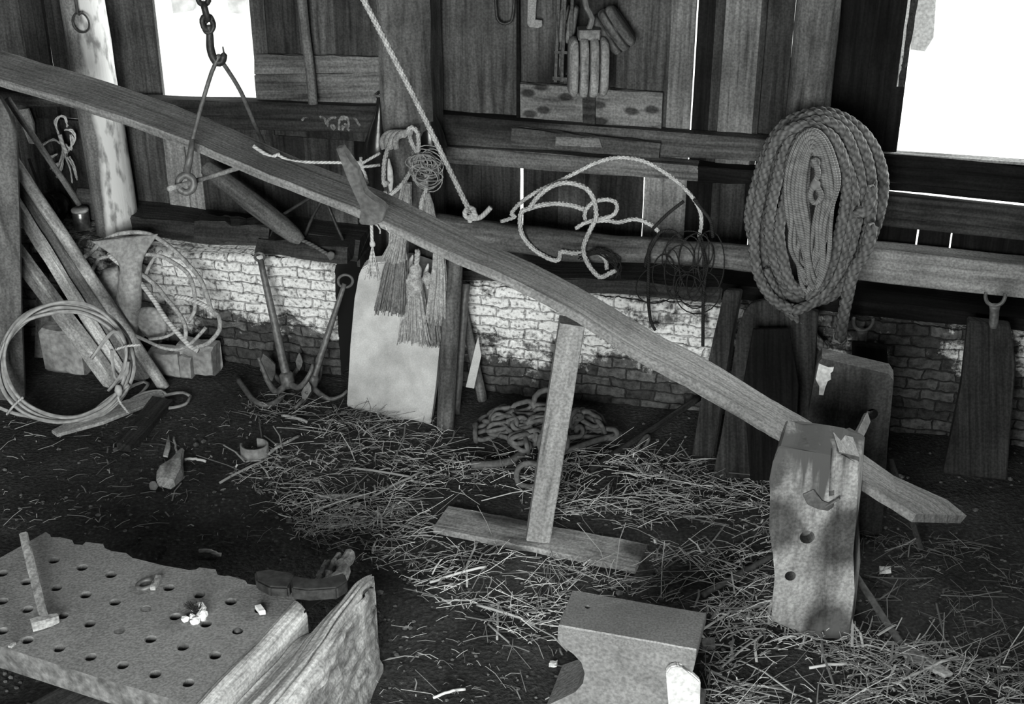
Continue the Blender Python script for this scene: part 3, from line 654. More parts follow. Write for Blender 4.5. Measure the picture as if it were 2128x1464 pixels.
# odds and ends on the plate
rg = T('iron_ring', PG(303, 1218, zP), 'small iron ring with a bolt lying on the pierced plate', 'ring')
bm = NB(); tube(bm, ring(PG(303, 1215, zP+.008), V((.026, .004, .004)), V((-.003, .022, 0)), 22), .007, 8, True); obj('hoop', bm, 'iron', rg, True)
bm = NB(); beam(bm, PG(318, 1224, zP+.009), PG(330, 1200, zP+.011), V((.008, 0, 0)), V((0, 0, .008)), 4, .002); obj('bolt', bm, 'mottled_light', rg)
bm = NB()
for x, y, sx in ((385, 1287, .012), (414, 1266, .022), (420, 1280, .018), (405, 1291, .014), (399, 1282, .01)): lump(bm, PG(x, y, zP+sx*.7), sx, sx*.8, sx*.9, .5, 2)
cr = tag(obj('crumpled_scrap', bm, 'paper'), 'white crumpled scrap with dark bristles, among the plate holes', 'scrap')
bm = NB()
for k in range(120):
    p = PG(408+R(-6, 8), 1276+R(-3, 3), zP+.012); q = PG(380+R(0, 42), 1266+R(-16, 2), zP+R(.005, .045)); tube(bm, [p, p.lerp(q, .6)+EZ*.004, q], .0009, 3)
obj('bristles', bm, 'iron_dark', cr)['label'] = 'dark bristles'
bm = NB(); beam(bm, PG(537, 1262, zP+.01), PG(546, 1274, zP+.012), V((.009, .002, 0)), V((0, 0, .008)), 3, .001); tag(obj('chalk_stub', bm, 'paper'), 'white chalk stub at the right edge of the pierced plate', 'chalk')
bm = NB(); beam(bm, PG(20, 1345, zP+.006), PG(30, 1338, zP+.006), V((.005, 0, 0)), V((0, 0, .004)), 3, .001); tag(obj('wood_chip', bm, 'mottled_light'), 'tiny pale chip at the near edge of the pierced plate', 'chip')

# split log and pale batten beside the plate
D = V((.407, .913, 0)); C = V((.913, -.407, 0)); E0 = PG(408, 1466, .33)
def ridge(name, prof, s0, send, mat, label, cat, amp=.006, fr=9, group=None, parent=None):
    b = NB(); NS = 70; n = len(prof); rows = []
    for i in range(NS+1):
        row = []
        for j, (c, z) in enumerate(prof):
            s = s0 + (send(c)-s0)*i/NS
            p = E0 + D*s + C*(c-(.22*max(0, s-.25)*(c-.08)/.2 if c > .08 else 0)); z = z*(1-.45*max(0, i/NS-.8)**2*25*.4) if name == 'trunk' else z; k = V((c*14, s*2.2, 5)); dz = amp*(noise.noise(k*1.0)+.6*noise.noise(V((c*55, s*5, 2))))*(1 if z > .02 else 0)
            dc = amp*.8*noise.noise(V((c*9, s*6, 8))); p = p + C*dc; p.z = z + dz
            if name == 'trunk':
                for cc0, dp, wv, s1 in ((.135, .045, .004, .3), (.25, .03, .0035, .62), (.215, .016, .0025, .9), (.17, .014, .002, .5), (.262, .03, .004, .8), (.285, .025, .004, .6)):
                    cw = cc0 + .008*noise.noise(V((s*3.1, cc0*90, 0)))+.003*noise.noise(V((s*13, cc0*70, 0))); p.z -= dp*math.exp(-((c-cw)/wv)**2)*max(0, min(1, .6+1.6*noise.noise(V((s*2.4, cc0*50, 4)))))
                if .24 < c < .305: p = p + C*(.016*noise.noise(V((s*9, c*40, 6)))+.01*noise.noise(V((s*26, c*90, 2))))
                if c > .236:
                    for cc0 in (.244, .254, .263, .273, .284, .296): cw = cc0+.005*noise.noise(V((s*4, cc0*300, 2))); p = p - C*(.02*math.exp(-((c-cw)/.0028)**2)*max(0, .5+1.2*noise.noise(V((s*3, cc0*200, 7)))))
                p.z = max(p.z, 0)
            row.append(b.verts.new(p))
        rows.append(row)
    bot = [[b.verts.new((v.co.x, v.co.y, -.01 if v.co.z > .0 else v.co.z-.01)) for v in r_] for r_ in rows]
    for i in range(NS):
        for j in range(n-1):
            face(b, (rows[i][j], rows[i+1][j], rows[i+1][j+1], rows[i][j+1])); face(b, (bot[i][j], bot[i][j+1], bot[i+1][j+1], bot[i+1][j]))
        face(b, (rows[i][0], bot[i][0], bot[i+1][0], rows[i+1][0])); face(b, (rows[i][-1], rows[i+1][-1], bot[i+1][-1], bot[i][-1]))
    for j in range(n-1):
        face(b, (rows[0][j], rows[0][j+1], bot[0][j+1], bot[0][j])); face(b, (rows[-1][j], bot[-1][j], bot[-1][j+1], rows[-1][j+1]))
    grain(b, D)
    for f in b.faces:
        if f.calc_center_median().z < .3 and name == 'trunk' and abs(f.normal.z) < 2 and (f.calc_center_median()-E0).dot(C) > .1: f.material_index = 1
    return obj(name, b, [mat, 'bark_pale'], parent)
o = ridge('pale_batten', [(.009, .33), (.016, .352), (.03, .358), (.05, .356), (.066, .35), (.075, .33)], -.35, lambda c: .50-.4*c, 'timber_light', '', '')
tag(o, 'pale rough batten along the right edge of the pierced iron plate', 'batten')
def lz(c):
    k = [(.08, .30), (.112, .305), (.15, .345), (.2, .364), (.235, .366), (.256, .335), (.27, .24), (.29, .1), (.31, 0)]
    for (a, b), (d, e) in zip(k, k[1:]):
        if c <= d: return b+(e-b)*max(0, (c-a))/(d-a)
    return 0
pf = [(.082+.228*i/70, max(0, lz(.082+.228*i/70))) for i in range(71)]
lg = T('split_log', E0+D*.3+C*.2-EZ*.33, 'big weathered split log beside the pierced plate, pale on top', 'log')
ridge('trunk', pf, -.35, lambda c: (.50 if c < .12 else .52+6*(c-.12) if c < .16 else .775-.3*(c-.16)+.03*noise.noise(V((c*60, 1, 1)))-.9*max(0, c-.26)), 'timber_light', '', '', .012, parent=lg)
bm = NB()
for (x0, y0, x1, y1, w_, z) in ((690, 1228, 728, 1148, .045, .25), (652, 1232, 680, 1175, .03, .22), (672, 1226, 702, 1160, .025, .24)):
    a_, b_ = PG(x0, y0, z), PG(x1, y1, z); f, s = perp(b_-a_, EZ); st3 = []
    for i in range(9):
        k = i/8; st3.append((a_.lerp(b_, k)+V((R(-.007, .007), 0, R(-.006, .006))), s*w_*.5*(1-.45*k**4), f*(.024*(1-.3*k))))
    sweep(bm, st3, .5, .004)
obj('splinter', bm, 'bark_pale', lg, L=D)
bm = NB(); prism(bm, [PG(x, y, .345) for x, y in ((632, 1232), (690, 1228), (700, 1232), (655, 1258), (632, 1276))], EZ*.004); obj('mortise', bm, 'hole_dark', lg)['label'] = 'dark mortise'
# rubble in the groove
bm = NB()
for k in range(40):
    t = R(0, 1); p = PG(545-150*t+R(-9, 9), 1330+115*t+R(-9, 9), .325); lump(bm, p, R(.004, .012), R(.004, .012), R(.004, .01), .4, 1)
o = tag(obj('groove_rubble', bm, 'stone'), 'crumbs of rubble in the groove between batten and log', 'rubble'); o['kind'] = 'stuff'
# saddle-shaped iron lying across plate and log
sd_ = T('iron_saddle', PG(620, 1222, .36), 'dark iron saddle lying across the end of the log and the plate corner', 'iron fitting')
bm = NB(); prism(bm, [PG(x, y, .40) for x, y in ((528, 1187), (560, 1182), (610, 1190), (607, 1205), (600, 1222), (560, 1220), (532, 1206))], EZ*-.04); bmesh.ops.bevel(bm, geom=bm.edges[:], offset=.006, segments=2, affect='EDGES'); obj('block', bm, 'iron_dark', sd_)
bm = NB(); prism(bm, [PG(x, y, .405) for x, y in ((603, 1205), (612, 1196), (625, 1203), (650, 1206), (680, 1204), (702, 1193), (716, 1190), (722, 1208), (700, 1222), (640, 1226), (606, 1222))], EZ*-.045); bmesh.ops.bevel(bm, geom=bm.edges[:], offset=.005, segments=2, affect='EDGES'); obj('curved_bar', bm, 'iron_dark', sd_)

# ================================================================== ANVIL
av = T('anvil', PG(1320, 1500, 0), 'old waisted block anvil at the near edge of the picture', 'anvil')
zA = .42; ex = (PG(1466, 1275, zA)-PG(1190, 1228, zA)); ex.z = 0; L_ = ex.length; ex.normalize(); ey = V((ex.y, -ex.x, 0)); ey = -ey if ey.y > 0 else ey
p0 = PG(1190, 1228, zA); wd = .17
prof = [(zA, 0, L_, wd), (zA-.004, -.002, L_+.002, wd+.003), (.385, -.002, L_+.002, wd+.004), (.37, -.002, L_, wd+.004), (.345, .012, L_-.003, wd+.002), (.32, .045, L_-.012, wd), (.295, .07, L_-.022, wd), (.26, .082, L_-.03, wd), (.22, .078, L_-.03, wd), (.185, .055, L_-.022, wd+.003), (.15, .01, L_-.02, wd+.008), (.12, -.03, L_+.02, wd+.012), (0, -.03, L_+.02, wd+.014)]
rings = []; bm = NB(); l = UVL(bm)
for z, a_, b_, w_ in prof:
    y0 = -(w_-wd) ; rr = []
    for (s, t) in [(a_+(b_-a_)*k/8, y0) for k in range(9)] + [(b_, y0+(w_-y0)*k/4) for k in range(1, 4)] + [(b_-(b_-a_)*k/8, w_) for k in range(9)] + [(a_, w_-(w_-y0)*k/4) for k in range(1, 4)]:
        q = p0+ex*s+ey*t; rr.append(bm.verts.new((q.x, q.y, z)))
    rings.append(rr)
n = len(rings[0])
for r0, r1 in zip(rings, rings[1:]):
    for i in range(n): face(bm, (r0[i], r0[(i+1) % n], r1[(i+1) % n], r1[i]), 0 if r0 is rings[0] or r0 is rings[1] else 1)
face(bm, rings[0], 0); face(bm, rings[-1][::-1], 1); rough(bm, .0025, 14)
ab = obj('body', bm, ['anvil_face', 'anvil_body'], av)
cb = NB(); lathe(cb, PG(1221, 1262, zA)-EZ*.06, EZ, [(0, .0085), (.1, .0085)], 14); cut(ab, cb)
bm = NB(); yq = (p0+ex*.33+ey*(wd+.03)).y; prism(bm, [PY(x, y, yq) for x, y in ((1384, 1400), (1392, 1388), (1408, 1384), (1416, 1391), (1436, 1400), (1456, 1418), (1454, 1500), (1392, 1500))], V((0, .02, 0))); bmesh.ops.bevel(bm, geom=bm.edges[:], offset=.004, segments=2, affect='EDGES'); obj('foot_lug', bm, 'white_paint', av)['label'] = 'pale foot lug'  # lug face coloured paler than the anvil body

# ================================================================== LEANING AGAINST THE MIDDLE OF THE WALL
# pale stone slab
p0, p1 = PG(720, 846), PG(893, 884); n_ = ((PW(745, 545, .05)+PW(920, 560, .05))/2 - (p0+p1)/2)
sb = [(720, 846), (728, 720), (737, 620), (745, 573), (752, 558), (768, 548), (850, 540), (905, 560), (918, 590), (916, 690), (906, 800), (894, 884), (800, 868)]
def on_slab(x, y, off=0):
    nn = (p1-p0).cross(n_).normalized(); nn = -nn if nn.y > 0 else nn
    r = ray(x, y); t = ((p0+nn*off-O).dot(nn))/r.dot(nn); return O+r*t
bm = NB(); prism(bm, [on_slab(x, y) for x, y in sb], V((.012, .055, .012))); bmesh.ops.bevel(bm, geom=bm.edges[:], offset=.005, segments=2, affect='EDGES')
tag(obj('stone_slab', bm, 'slab_stone'), 'pale smooth stone slab with rounded shoulders leaning on the centre post', 'slab')
def pole(name, a, b, r, mat, label, cat='pole', r2=None, group=None, wob=.003, n=10):
    b_ = NB(); N = 14; r2 = r2 or r; k = R(0, 99)
    tube(b_, [a.lerp(b, i/N)+V((noise.noise(V((i*.4, k, 0))), noise.noise(V((i*.4, k, 5))), 0))*wob for i in range(N+1)], [r+(r2-r)*i/N for i in range(N+1)], n)
    return tag(obj(name, b_, mat, None, True), label, cat, group)
pole('round_post', PG(925, 893), PW(944, 535, .14), .037, 'log_wood', 'round grey post leaning just right of the pale stone slab', 'post', .039, n=16)
pole('iron_bar', PG(948, 860), PW(968, 590, .10), .017, 'iron', 'thin grey bar leaning behind the round grey post', 'bar')
pole('dark_pole', PG(1003, 832), PW(952, 590, .06), .022, 'board_mid', 'dark pole slanting right at its foot, leaning on the brick right of the round post', 'pole', .018)
bm = NB(); prism(bm, [PY(x, y, 5.36) for x, y in ((968, 805), (988, 720), (994, 700), (1000, 740), (985, 808))], V((0, .012, 0)))
tag(obj('marble_sliver', bm, 'slab_stone'), 'narrow white slab edge showing between the leaning poles', 'slab')

# ---- ropes on the centre post
def wr(px, w, step=.012): return smooth([PW(x, y, w if not isinstance(w, list) else w[i]) for i, (x, y) in enumerate(px)], step)
tp = T('hanging_rope', PW(850, 266, .0), 'pale rope looped over a nail on the centre post', 'rope')
bm = NB()
for px in ([(846, 280), (815, 292), (800, 330), (797, 365), (799, 385), (806, 378)], [(849, 266), (853, 290), (862, 310), (874, 326), (881, 345), (886, 372), (885, 395), (876, 420), (874, 448)], [(868, 272), (870, 300), (866, 325), (856, 350), (838, 380), (815, 402), (803, 408), (800, 398)]):
    rope3(bm, wr(px, .05, .006), .0105, .05, 5)
rope3(bm, wr([(842, 282), (852, 266), (862, 268), (868, 276)], .06, .006), .0105, .05, 5)
obj('loops', bm, 'rope_pale', tp, True)
bm = NB()
for k in range(4): tube(bm, ring(PW(822+k*9, 300, .02+.012*k), (EU*.055), EZ*.05, 26, 1.2, 3.6), .014, 6, unit=True)
obj('wrapping', bm, 'fibre', tp, True)
def tassel(name, px0, pxn, px1, hw0, hw1, mat, n, label, w, thin=.0017, knots=(), neck=None):
    hw0 *= 1.2; hw1 *= 1.25; thin *= 1.15
    t = T(name, PW(*px1, w), label, 'rope'); a, m_, b = PW(*px0, w), PW(*pxn, w), PW(*px1, w+.02); bm = NB()
    for k in range(n):
        s = R(-1, 1); d = R(-1, 1)*.7; e = R(.75, 1.05)
        q = [a + EU*(hw0*s) + EN*(hw0*d), a.lerp(m_, .5)+EU*((hw0*.75+.25*hw1)*s*R(.8, 1.1))+EN*(hw1*d*.5), m_ + EU*(hw1*.7*s*R(.9, 1.1)) + EN*(hw1*.6*d), m_.lerp(b, e) + EU*(hw1*s*R(.9, 1.15)) + EN*(hw1*.6*d)]
        tube(bm, smooth(q, .035), thin*R(.7, 1.3), 4, unit=True)
    obj('strands', bm, mat, t, True)
    for x, y, r in knots:
        bm = NB(); lump(bm, PW(x, y, w), r, r*.9, r*1.5, .25, 3); obj('knot', bm, mat, t, True)
    if neck:
        bm = NB(); rope3(bm, wr(neck, w, .006), .013, .05, 5); obj('neck', bm, mat, t, True)
    return t
tassel('frayed_rope', (835, 470), (822, 560), (810, 650), .022, .05, 'fibre_dark', 260, 'dark shaggy bundle of frayed rope hanging left in front of the pale slab', .24, .002)
tassel('frayed_rope', (832, 470), (826, 505), (815, 545), .026, .04, 'fibre', 130, 'short pale fringe of rope strands at the head of the shaggy bundle', .30, .002)
tassel('frayed_rope', (862, 600), (862, 650), (862, 712), .026, .055, 'fibre', 300, 'bell-shaped pale rope tassel, middle of the bunch before the slab', .22, .0018, [(861, 592, .04), (864, 565, .026)], [(868, 520), (866, 545), (862, 575), (861, 600)])
tassel('frayed_rope', (912, 520), (912, 580), (905, 670), .018, .036, 'fibre', 190, 'narrow rope tassel on the right edge of the pale slab', .22, .0018, [(888, 580, .02)])
tassel('frayed_rope', (905, 640), (903, 680), (906, 722), .02, .026, 'fibre_dark', 90, 'dark rope wisp below the narrow tassel beside the round post', .21, .0016)
tassel('frayed_rope', (846, 380), (842, 410), (838, 438), .014, .028, 'fibre', 70, 'short strands hanging above the plank behind the rope loops', .05, .0017)
tassel('frayed_rope', (885, 400), (890, 425), (893, 460), .012, .022, 'fibre', 60, 'thin strands hanging above the plank right of the rope loops', .05, .0015)
for pts, lb in (([(858, 530), (852, 552), (857, 575)], 'white rag twist hanging above the bell-shaped tassel'), ([(890, 548), (885, 575), (889, 600)], 'white rag twist hanging between the two pale tassels'), ([(808, 330), (811, 360), (812, 398)], 'white rag strip hanging inside the rope loop on the centre post')):
    bm = NB(); p = wr(pts, .15 if pts[0][1] > 400 else .03, .01); n = len(p); tube(bm, p, [.003+.011*math.sin(3.1*i/n) for i in range(n)], 7)
    for v in bm.verts: pass
    tag(obj('rag', bm, 'white_paint', None, True), lb, 'rag')
bm = NB()
for k in range(26):
    c = PW(882+R(-12, 14), 352+R(-26, 20), .03+R(0, .05)); tube(bm, ring(c, EU*R(.03, .07)+EN*R(-.02, .02), EZ*R(.02, .06)+EN*R(-.02, .02), 18), .0028, 4, True, unit=True)
for k in range(40): tube(bm, smooth([PW(860+R(-4, 4), 360, .05), PW(866+R(-8, 8), 375, .06), PW(884+R(-5, 6), 384+R(-4, 4), .06)], .02), .0022, 4, unit=True)
tag(obj('twine_tangle', bm, 'fibre', None, True), 'tangled twine hank hanging at the right edge of the centre post', 'twine')
# taut diagonal rope tied round the log rail
bm = NB(); rope3(bm, smooth([PW(735, -40, .45), PW(862, 205, .20), PW(969, 425, .03), PW(974, 437, .01)], .012), .0125, .06, 6)
for px in ([(974, 430), (966, 442), (970, 452), (982, 448), (985, 436), (976, 432)], [(982, 435), (990, 452), (983, 455), (976, 448)], [(975, 448), (978, 470), (979, 494)], [(985, 455), (998, 452), (1010, 442), (1020, 431)]): tube(bm, wr(px, [.02]*9, .008), .011, 7, unit=True)
tag(obj('taut_rope', bm, 'rope_pale', None, True), 'taut rope slanting down from above and hitched round the log rail', 'rope')
# dark bottle-shaped floats either side of the centre post
for (x, y0, x1, y1, lb) in ((881, 172, 902, 340, 'black bottle-shaped float hanging on the right of the centre post'), (790, 190, 786, 345, 'black bottle-shaped float hanging on the left of the centre post')):
    a, b = PW(x, y0, -.1), PW(x1, y1, -.1); Ln = (b-a).length; t = T('bottle_float', b, lb, 'float')
    bm = NB(); lathe(bm, a, b-a, [(k*Ln, r) for k, r in ((0, .012), (.02, .018), (.07, .019), (.09, .014), (.22, .016), (.34, .024), (.5, .044), (.66, .058), (.8, .064), (.92, .058), (.98, .035), (1, .01))], 22); obj('body', bm, 'black_gloss', t, True)
    bm = NB(); tube(bm, ring(a+(b-a)*.045, EU*.02, EN*.02, 16), .006, 7, True); obj('collar', bm, 'iron', t, True)

# ---- the log rail with its loops of rope
bm = NB(); px = [(872, 470, 30), (930, 476, 30), (1000, 486, 27), (1080, 497, 30), (1160, 508, 31), (1240, 516, 27), (1320, 520, 24), (1420, 526, 24), (1500, 531, 26), (1600, 540, 25)]
cp = [PW(x, y, .0) for x, y, r in px]; ks = smooth(cp, .03); nk = len(ks)
rr = [px[min(len(px)-1, int(i/nk*(len(px)-1)+.5))][2]/475*(1+.05*noise.noise(V((i*.3, 0, 0)))) for i in range(nk)]
rr = [sum(rr[max(0, i-3):i+4])/len(rr[max(0, i-3):i+4]) for i in range(nk)]
tube(bm, ks, rr, 20); rough(bm, .008, 6)
tag(obj('log_rail', bm, 'log_wood', None, True), 'rough log running along the wall above the brick, draped with rope', 'log')
def z7(l): return [(1000+x/4.256, 320+y/4.256) for x, y in l]
wl = .075
A_ = z7([(175, 600), (300, 555), (265, 530), (350, 430), (500, 330), (650, 260), (790, 190), (870, 150), (1000, 85), (1150, 40), (1300, 35), (1450, 70), (1600, 150), (1750, 260), (1880, 400), (1940, 520), (1945, 640), (1925, 735)])
bm = NB(); rope3(bm, wr(A_, .04, .008), .0095, .05, 5)
tag(obj('arching_rope', bm, 'rope_pale', None, True), 'pale rope rising in a high arch above the log rail', 'rope')
bm = NB()
for q, ww in (([(905, 492), (800, 455), (650, 440), (520, 455), (440, 480), (360, 510), (343, 600), (365, 720), (450, 830), (550, 900), (640, 940), (690, 930), (700, 870), (720, 862), (800, 877), (890, 875)], wl), ([(430, 475), (500, 380), (600, 300), (700, 260), (800, 260), (920, 300), (990, 390), (1015, 500), (1010, 580), (960, 680), (910, 800), (908, 880), (950, 980), (1010, 1060), (1060, 1090), (1130, 1060), (1190, 1030)], wl+.015)):
    rope3(bm, wr(z7(q), ww, .008), .0115, .05, 5)
tag(obj('looped_rope', bm, 'rope_pale', None, True), 'thick pale rope thrown in wide loops over the log rail', 'rope')
bm = NB()
for q in ([(835, 660), (920, 610), (1050, 575), (1160, 545), (1200, 490), (1190, 430), (1120, 405), (1030, 415), (950, 460), (915, 530), (920, 580)], [(1010, 595), (1120, 590), (1210, 605), (1330, 580), (1420, 590), (1520, 640), (1570, 690)], [(1045, 885), (1100, 940), (1110, 1020)]):
    rope3(bm, wr(z7(q), wl, .008), .010, .05, 5)
tag(obj('short_rope', bm, 'rope_pale', None, True), 'shorter rope curled in a small bight right of the wide loops', 'rope')
bm = NB()
for q in ([(1790, 420), (1650, 530), (1520, 660)], [(1925, 735), (1960, 850), (1985, 1000), (1965, 1300), (1960, 1700)], [(1880, 400), (1960, 500), (2030, 600), (2050, 740)], [(1770, 740), (1690, 680), (1590, 690), (1530, 780), (1470, 900), (1450, 1000)], [(1560, 720), (1490, 830), (1480, 1000), (1480, 1300), (1500, 1480), (1540, 1560)]): tube(bm, wr(z7(q), .09, .015), .007, 6, unit=True)
for k in range(15):
    c = PW(1405+R(-45, 70), 572+R(-60, 40), .07+R(0, .05)); tube(bm, ring(c, EU*R(.02, .1)+EZ*R(-.03, .03), EZ*R(.05, .15)+EN*R(-.03, .03), 22), .0026, 5, True, unit=True)
for k in range(14): tube(bm, wr([(1210+R(-10, 10), 535+R(-6, 6)), (1250+R(-15, 15), 520+R(-8, 8)), (1285+R(-8, 8), 545+R(-10, 15)), (1280+R(-15, 15), 580)], .09, .02), .0022, 4, unit=True)
tag(obj('dark_cord_tangle', bm, 'rope_dark', None, True), 'dark tangled cords dangling from the right part of the log rail', 'cord')

# ---- big coils on the right post
co = T('rope_coil', PW(1700, 650, .1), 'big coil of thick three-strand rope hung on the right post', 'rope')
bm = NB()
loops = [(1560, 1828, 234, 600, .03), (1577, 1806, 242, 630, .08), (1600, 1784, 252, 606, .12), (1566, 1764, 262, 642, .15), (1622, 1752, 268, 612, .17)]
for k, (xl, xr, yt, yb, w_) in enumerate(loops):
    pts = []; cx, cy, rx, ry = (xl+xr)/2, (yt+yb)/2, (xr-xl)/2, (yb-yt)/2
    for q in range(14):
        t = 6.28319*q/14+3.1416; sn, cn = math.sin(t), math.cos(t)
        x = cx+rx*math.copysign(abs(sn)**.9, sn)+(10 if cn > 0 else -14*(-cn))+R(-3, 3); y = cy-ry*cn+R(-3, 3)
        pts.append(PW(x, y, w_+.012*math.cos(2*t)+(.0 if cn < .6 else .02)))
    pts.append(pts[0]+EN*.02); rope3(bm, smooth(pts, .008), .0235, .088, 7)
rope3(bm, wr([(1812, 470), (1800, 520), (1775, 560), (1762, 610), (1752, 660), (1746, 706)], .19, .008), .0255, .088, 7)
rope3(bm, wr([(1590, 560), (1612, 610), (1640, 650), (1680, 690), (1712, 726)], .12, .008), .0225, .088, 7)
rope3(bm, wr([(1812, 390), (1806, 420), (1793, 444), (1780, 436)], .20, .008), .024, .088, 7)
obj('turns', bm, 'rope_grey', co, True)
bm = NB(); lathe(bm, PW(1747, 694, .17), PW(1745, 710, .17)-PW(1747, 694, .17), [(0, .027), (.03, .028)], 14); obj('whipping', bm, 'chalk', co, True)['label'] = 'pale whipped rope end'
th_ = T('thin_rope_hank', PW(1693, 600, .24), 'hank of thin rope hung on a peg in front of the thick coil', 'rope')
bm = NB()
for k in range(17):
    f = k/16; rx = 12+44*f; top_ = 318-48*f; bot = 540+58*math.sin(f*2.9)+R(-10, 10); sh = R(-14, 10)
    px = []
    for i in range(14):
        t = 6.28319*i/14+3.1416; u = math.sin(t); v = math.cos(t); cy = (top_+bot)/2; ry = (bot-top_)/2
        px.append(PW(1688+rx*u*(1 if v > -.2 else .5+.35*R(0, 1))+(sh if v < 0 else 0)*min(1, -v*2 if v < 0 else 0), cy-ry*v, .235+.035*(k % 3)*.4+.012*math.cos(3*t)))
    px.append(px[0]+EN*.008); tube(bm, smooth(px, .014), .0088, 7, unit=True)
obj('turns', bm, 'rope_thin', th_, True)
bm = NB(); tube(bm, wr([(1690, 330), (1700, 360), (1690, 385), (1684, 405), (1690, 420), (1700, 420), (1706, 405), (1698, 388)], .30, .008), .011, 8, unit=True); lump(bm, PW(1694, 384, .3), .02, .018, .022, .2, 2); obj('eye', bm, 'rope_thin', th_, True)
bm = NB(); a = PW(1696, 312, .0); lathe(bm, a-EN*.12, EN+EZ*.12, [(0, .014), (.36, .014), (.375, .02), (.42, .02), (.43, .014)], 16); tag(obj('peg', bm, 'log_wood', None, True), 'wooden peg in the right post that carries the rope coils', 'peg')

# ---- pulley blocks and irons hung at the top of the wall
def pulley(name, c, ax_up, ax_side, ax_out, w_, h_, d_, nsl, mat, label, strap=True, group=None):
    """ax_side across the sheaves; cheeks are rounded plates"""
    t = T(name, c-ax_up*(h_/2), label, 'pulley block', group); nc = nsl+1; pit = w_/(nc+nsl*.22)
    for k in range(nc):
        x = -w_/2 + pit*(.5+k*1.22); b = NB(); ol = []
        for i in range(26):
            a = 6.28319*i/26; ca, sa = math.cos(a), math.sin(a); e = .62
            ol.append((math.copysign(abs(ca)**e, ca)*d_/2, math.copysign(abs(sa)**e, sa)*h_/2*(1 if 0 < k < nc-1 else .97)))
        lay = []
        for q, sc in ((-.5, .9), (-.38, .985), (0, 1), (.38, .985), (.5, .9)):
            if k == 0 and q < 0: sc *= .93
            if k == nc-1 and q > 0: sc *= .93
            lay.append([b.verts.new(c+ax_side*(x+q*pit)+ax_out*(o1*sc)+ax_up*(o2*sc)) for o1, o2 in ol])
        for r0, r1 in zip(lay, lay[1:]):
            for i in range(26): face(b, (r0[i], r0[(i+1) % 26], r1[(i+1) % 26], r1[i]))
        face(b, lay[0][::-1]); face(b, lay[-1]); obj('cheek', b, mat, t, True, L=ax_up)
        if k < nsl:
            xs = x+pit*.61; b = NB(); lathe(b, c+ax_side*(xs-pit*.1), ax_side, [(0, d_*.40), (pit*.05, d_*.37), (pit*.15, d_*.37), (pit*.2, d_*.40)], 20); obj('sheave', b, 'iron_dark', t, True)
    if strap:
        b = NB(); beam(b, c+ax_up*(h_*.46), c+ax_up*(h_*.62), ax_side*(w_*.28), ax_out*(d_*.2), 4, .001); tube(b, smooth([c+ax_up*(h_*.6), c+ax_up*(h_*.78)+ax_side*.012, c+ax_up*(h_*.95)-ax_side*.01, c+ax_up*(h_*1.12)-ax_side*.02], .02), .012, 8); obj('strap', b, 'iron', t)
    return t
upv = EZ
pulley('pulley_block', PW(1222, 138, -.12), EZ, (EU*.96+EN*-.28).normalized(), (EN*.96+EU*.28).normalized(), .155, .245, .15, 3, 'pulley_wood', 'large wooden pulley block with three slots, hung at the top of the wall')
ua = (EZ*.80-EU*.6).normalized(); us = (EZ*.6+EU*.80).normalized()
pulley('pulley_block', PW(1276, 62, -.2), ua, us, EN, .10, .19, .10, 2, 'log_wood', 'tilted wooden pulley block right of the three-slot block', False)
pulley('pulley_block', PW(1180, 50, -.215), (EZ+EU*.12).normalized(), EU, EN, .07, .16, .08, 1, 'log_wood', 'small grey pulley block half hidden left of the three-slot block', False)
dk = T('iron_frame_block', PW(1168, 165, -.2), 'black narrow iron-framed block hanging left of the pulley blocks', 'block')
for x0 in (1153, 1166, 1181):
    b = NB(); beam(b, PW(x0+3, 168, -.19), PW(x0+11, -30, -.19), EU*.007, EN*.02, 5, .001); obj('side_bar', b, 'iron_dark', dk)
b = NB(); beam(b, PW(1150, 160, -.19), PW(1190, 163, -.19), EZ*.008, EN*.02, 3, .001); obj('cross_bar', b, 'iron_dark', dk); b = NB(); beam(b, PW(1154, 106, -.19), PW(1188, 108, -.19), EZ*.006, EN*.02, 3, .001); obj('cross_bar', b, 'iron_dark', dk)
b = NB(); beam(b, PW(1163, 158, -.2), PW(1171, -30, -.2), EU*.011, EN*.008, 5, .001); obj('shell', b, 'black_gloss', dk)
def flatiron(name, px, w_, mat, label):
    b = NB(); wallpoly(b, px, w_, .012); bmesh.ops.bevel(b, geom=b.edges[:], offset=.002, segments=1, affect='EDGES'); return tag(obj(name, b, mat), label, 'iron hook')
flatiron('strap_hook', [(1097, -20), (1117, -20), (1111, 42), (1118, 43), (1126, 42), (1127, 55), (1118, 59), (1100, 57), (1095, 50)], -.262, 'iron_plate', 'pale L-shaped strap iron hung at the top of the wall')
bm = NB(); tube(bm, wr([(1029, -20), (1031, 20), (1034, 40), (1044, 49), (1056, 48), (1064, 40), (1068, 10), (1069, -20)], -.27, .01), .006, 7); tag(obj('wire_loop', bm, 'iron_dark', None, True), 'dark wire loop hung left of the L-shaped strap iron', 'wire')
bm = NB(); tube(bm, wr([(625, -30), (634, 60), (645, 150), (651, 216)], [-.245, -.245, -.225, -.215], .03), .021, 10); tag(obj('batten_pole', bm, 'board_mid', None, True), 'slim pale pole hanging upright right of the left window', 'pole')
bm = NB(); tube(bm, ring(PW(168, 47, -.045), EU*.038, EZ*.042, 26), .0042, 7, True); rg2 = tag(obj('iron_ring', bm, 'iron_dark', None, True), 'thin iron ring hanging on the pale left post', 'ring')
bm = NB(); tube(bm, wr([(155, -10), (158, 12), (160, 26), (165, 31), (168, 24)], -.04, .008), .005, 7); obj('hook', bm, 'iron_dark', rg2, True)
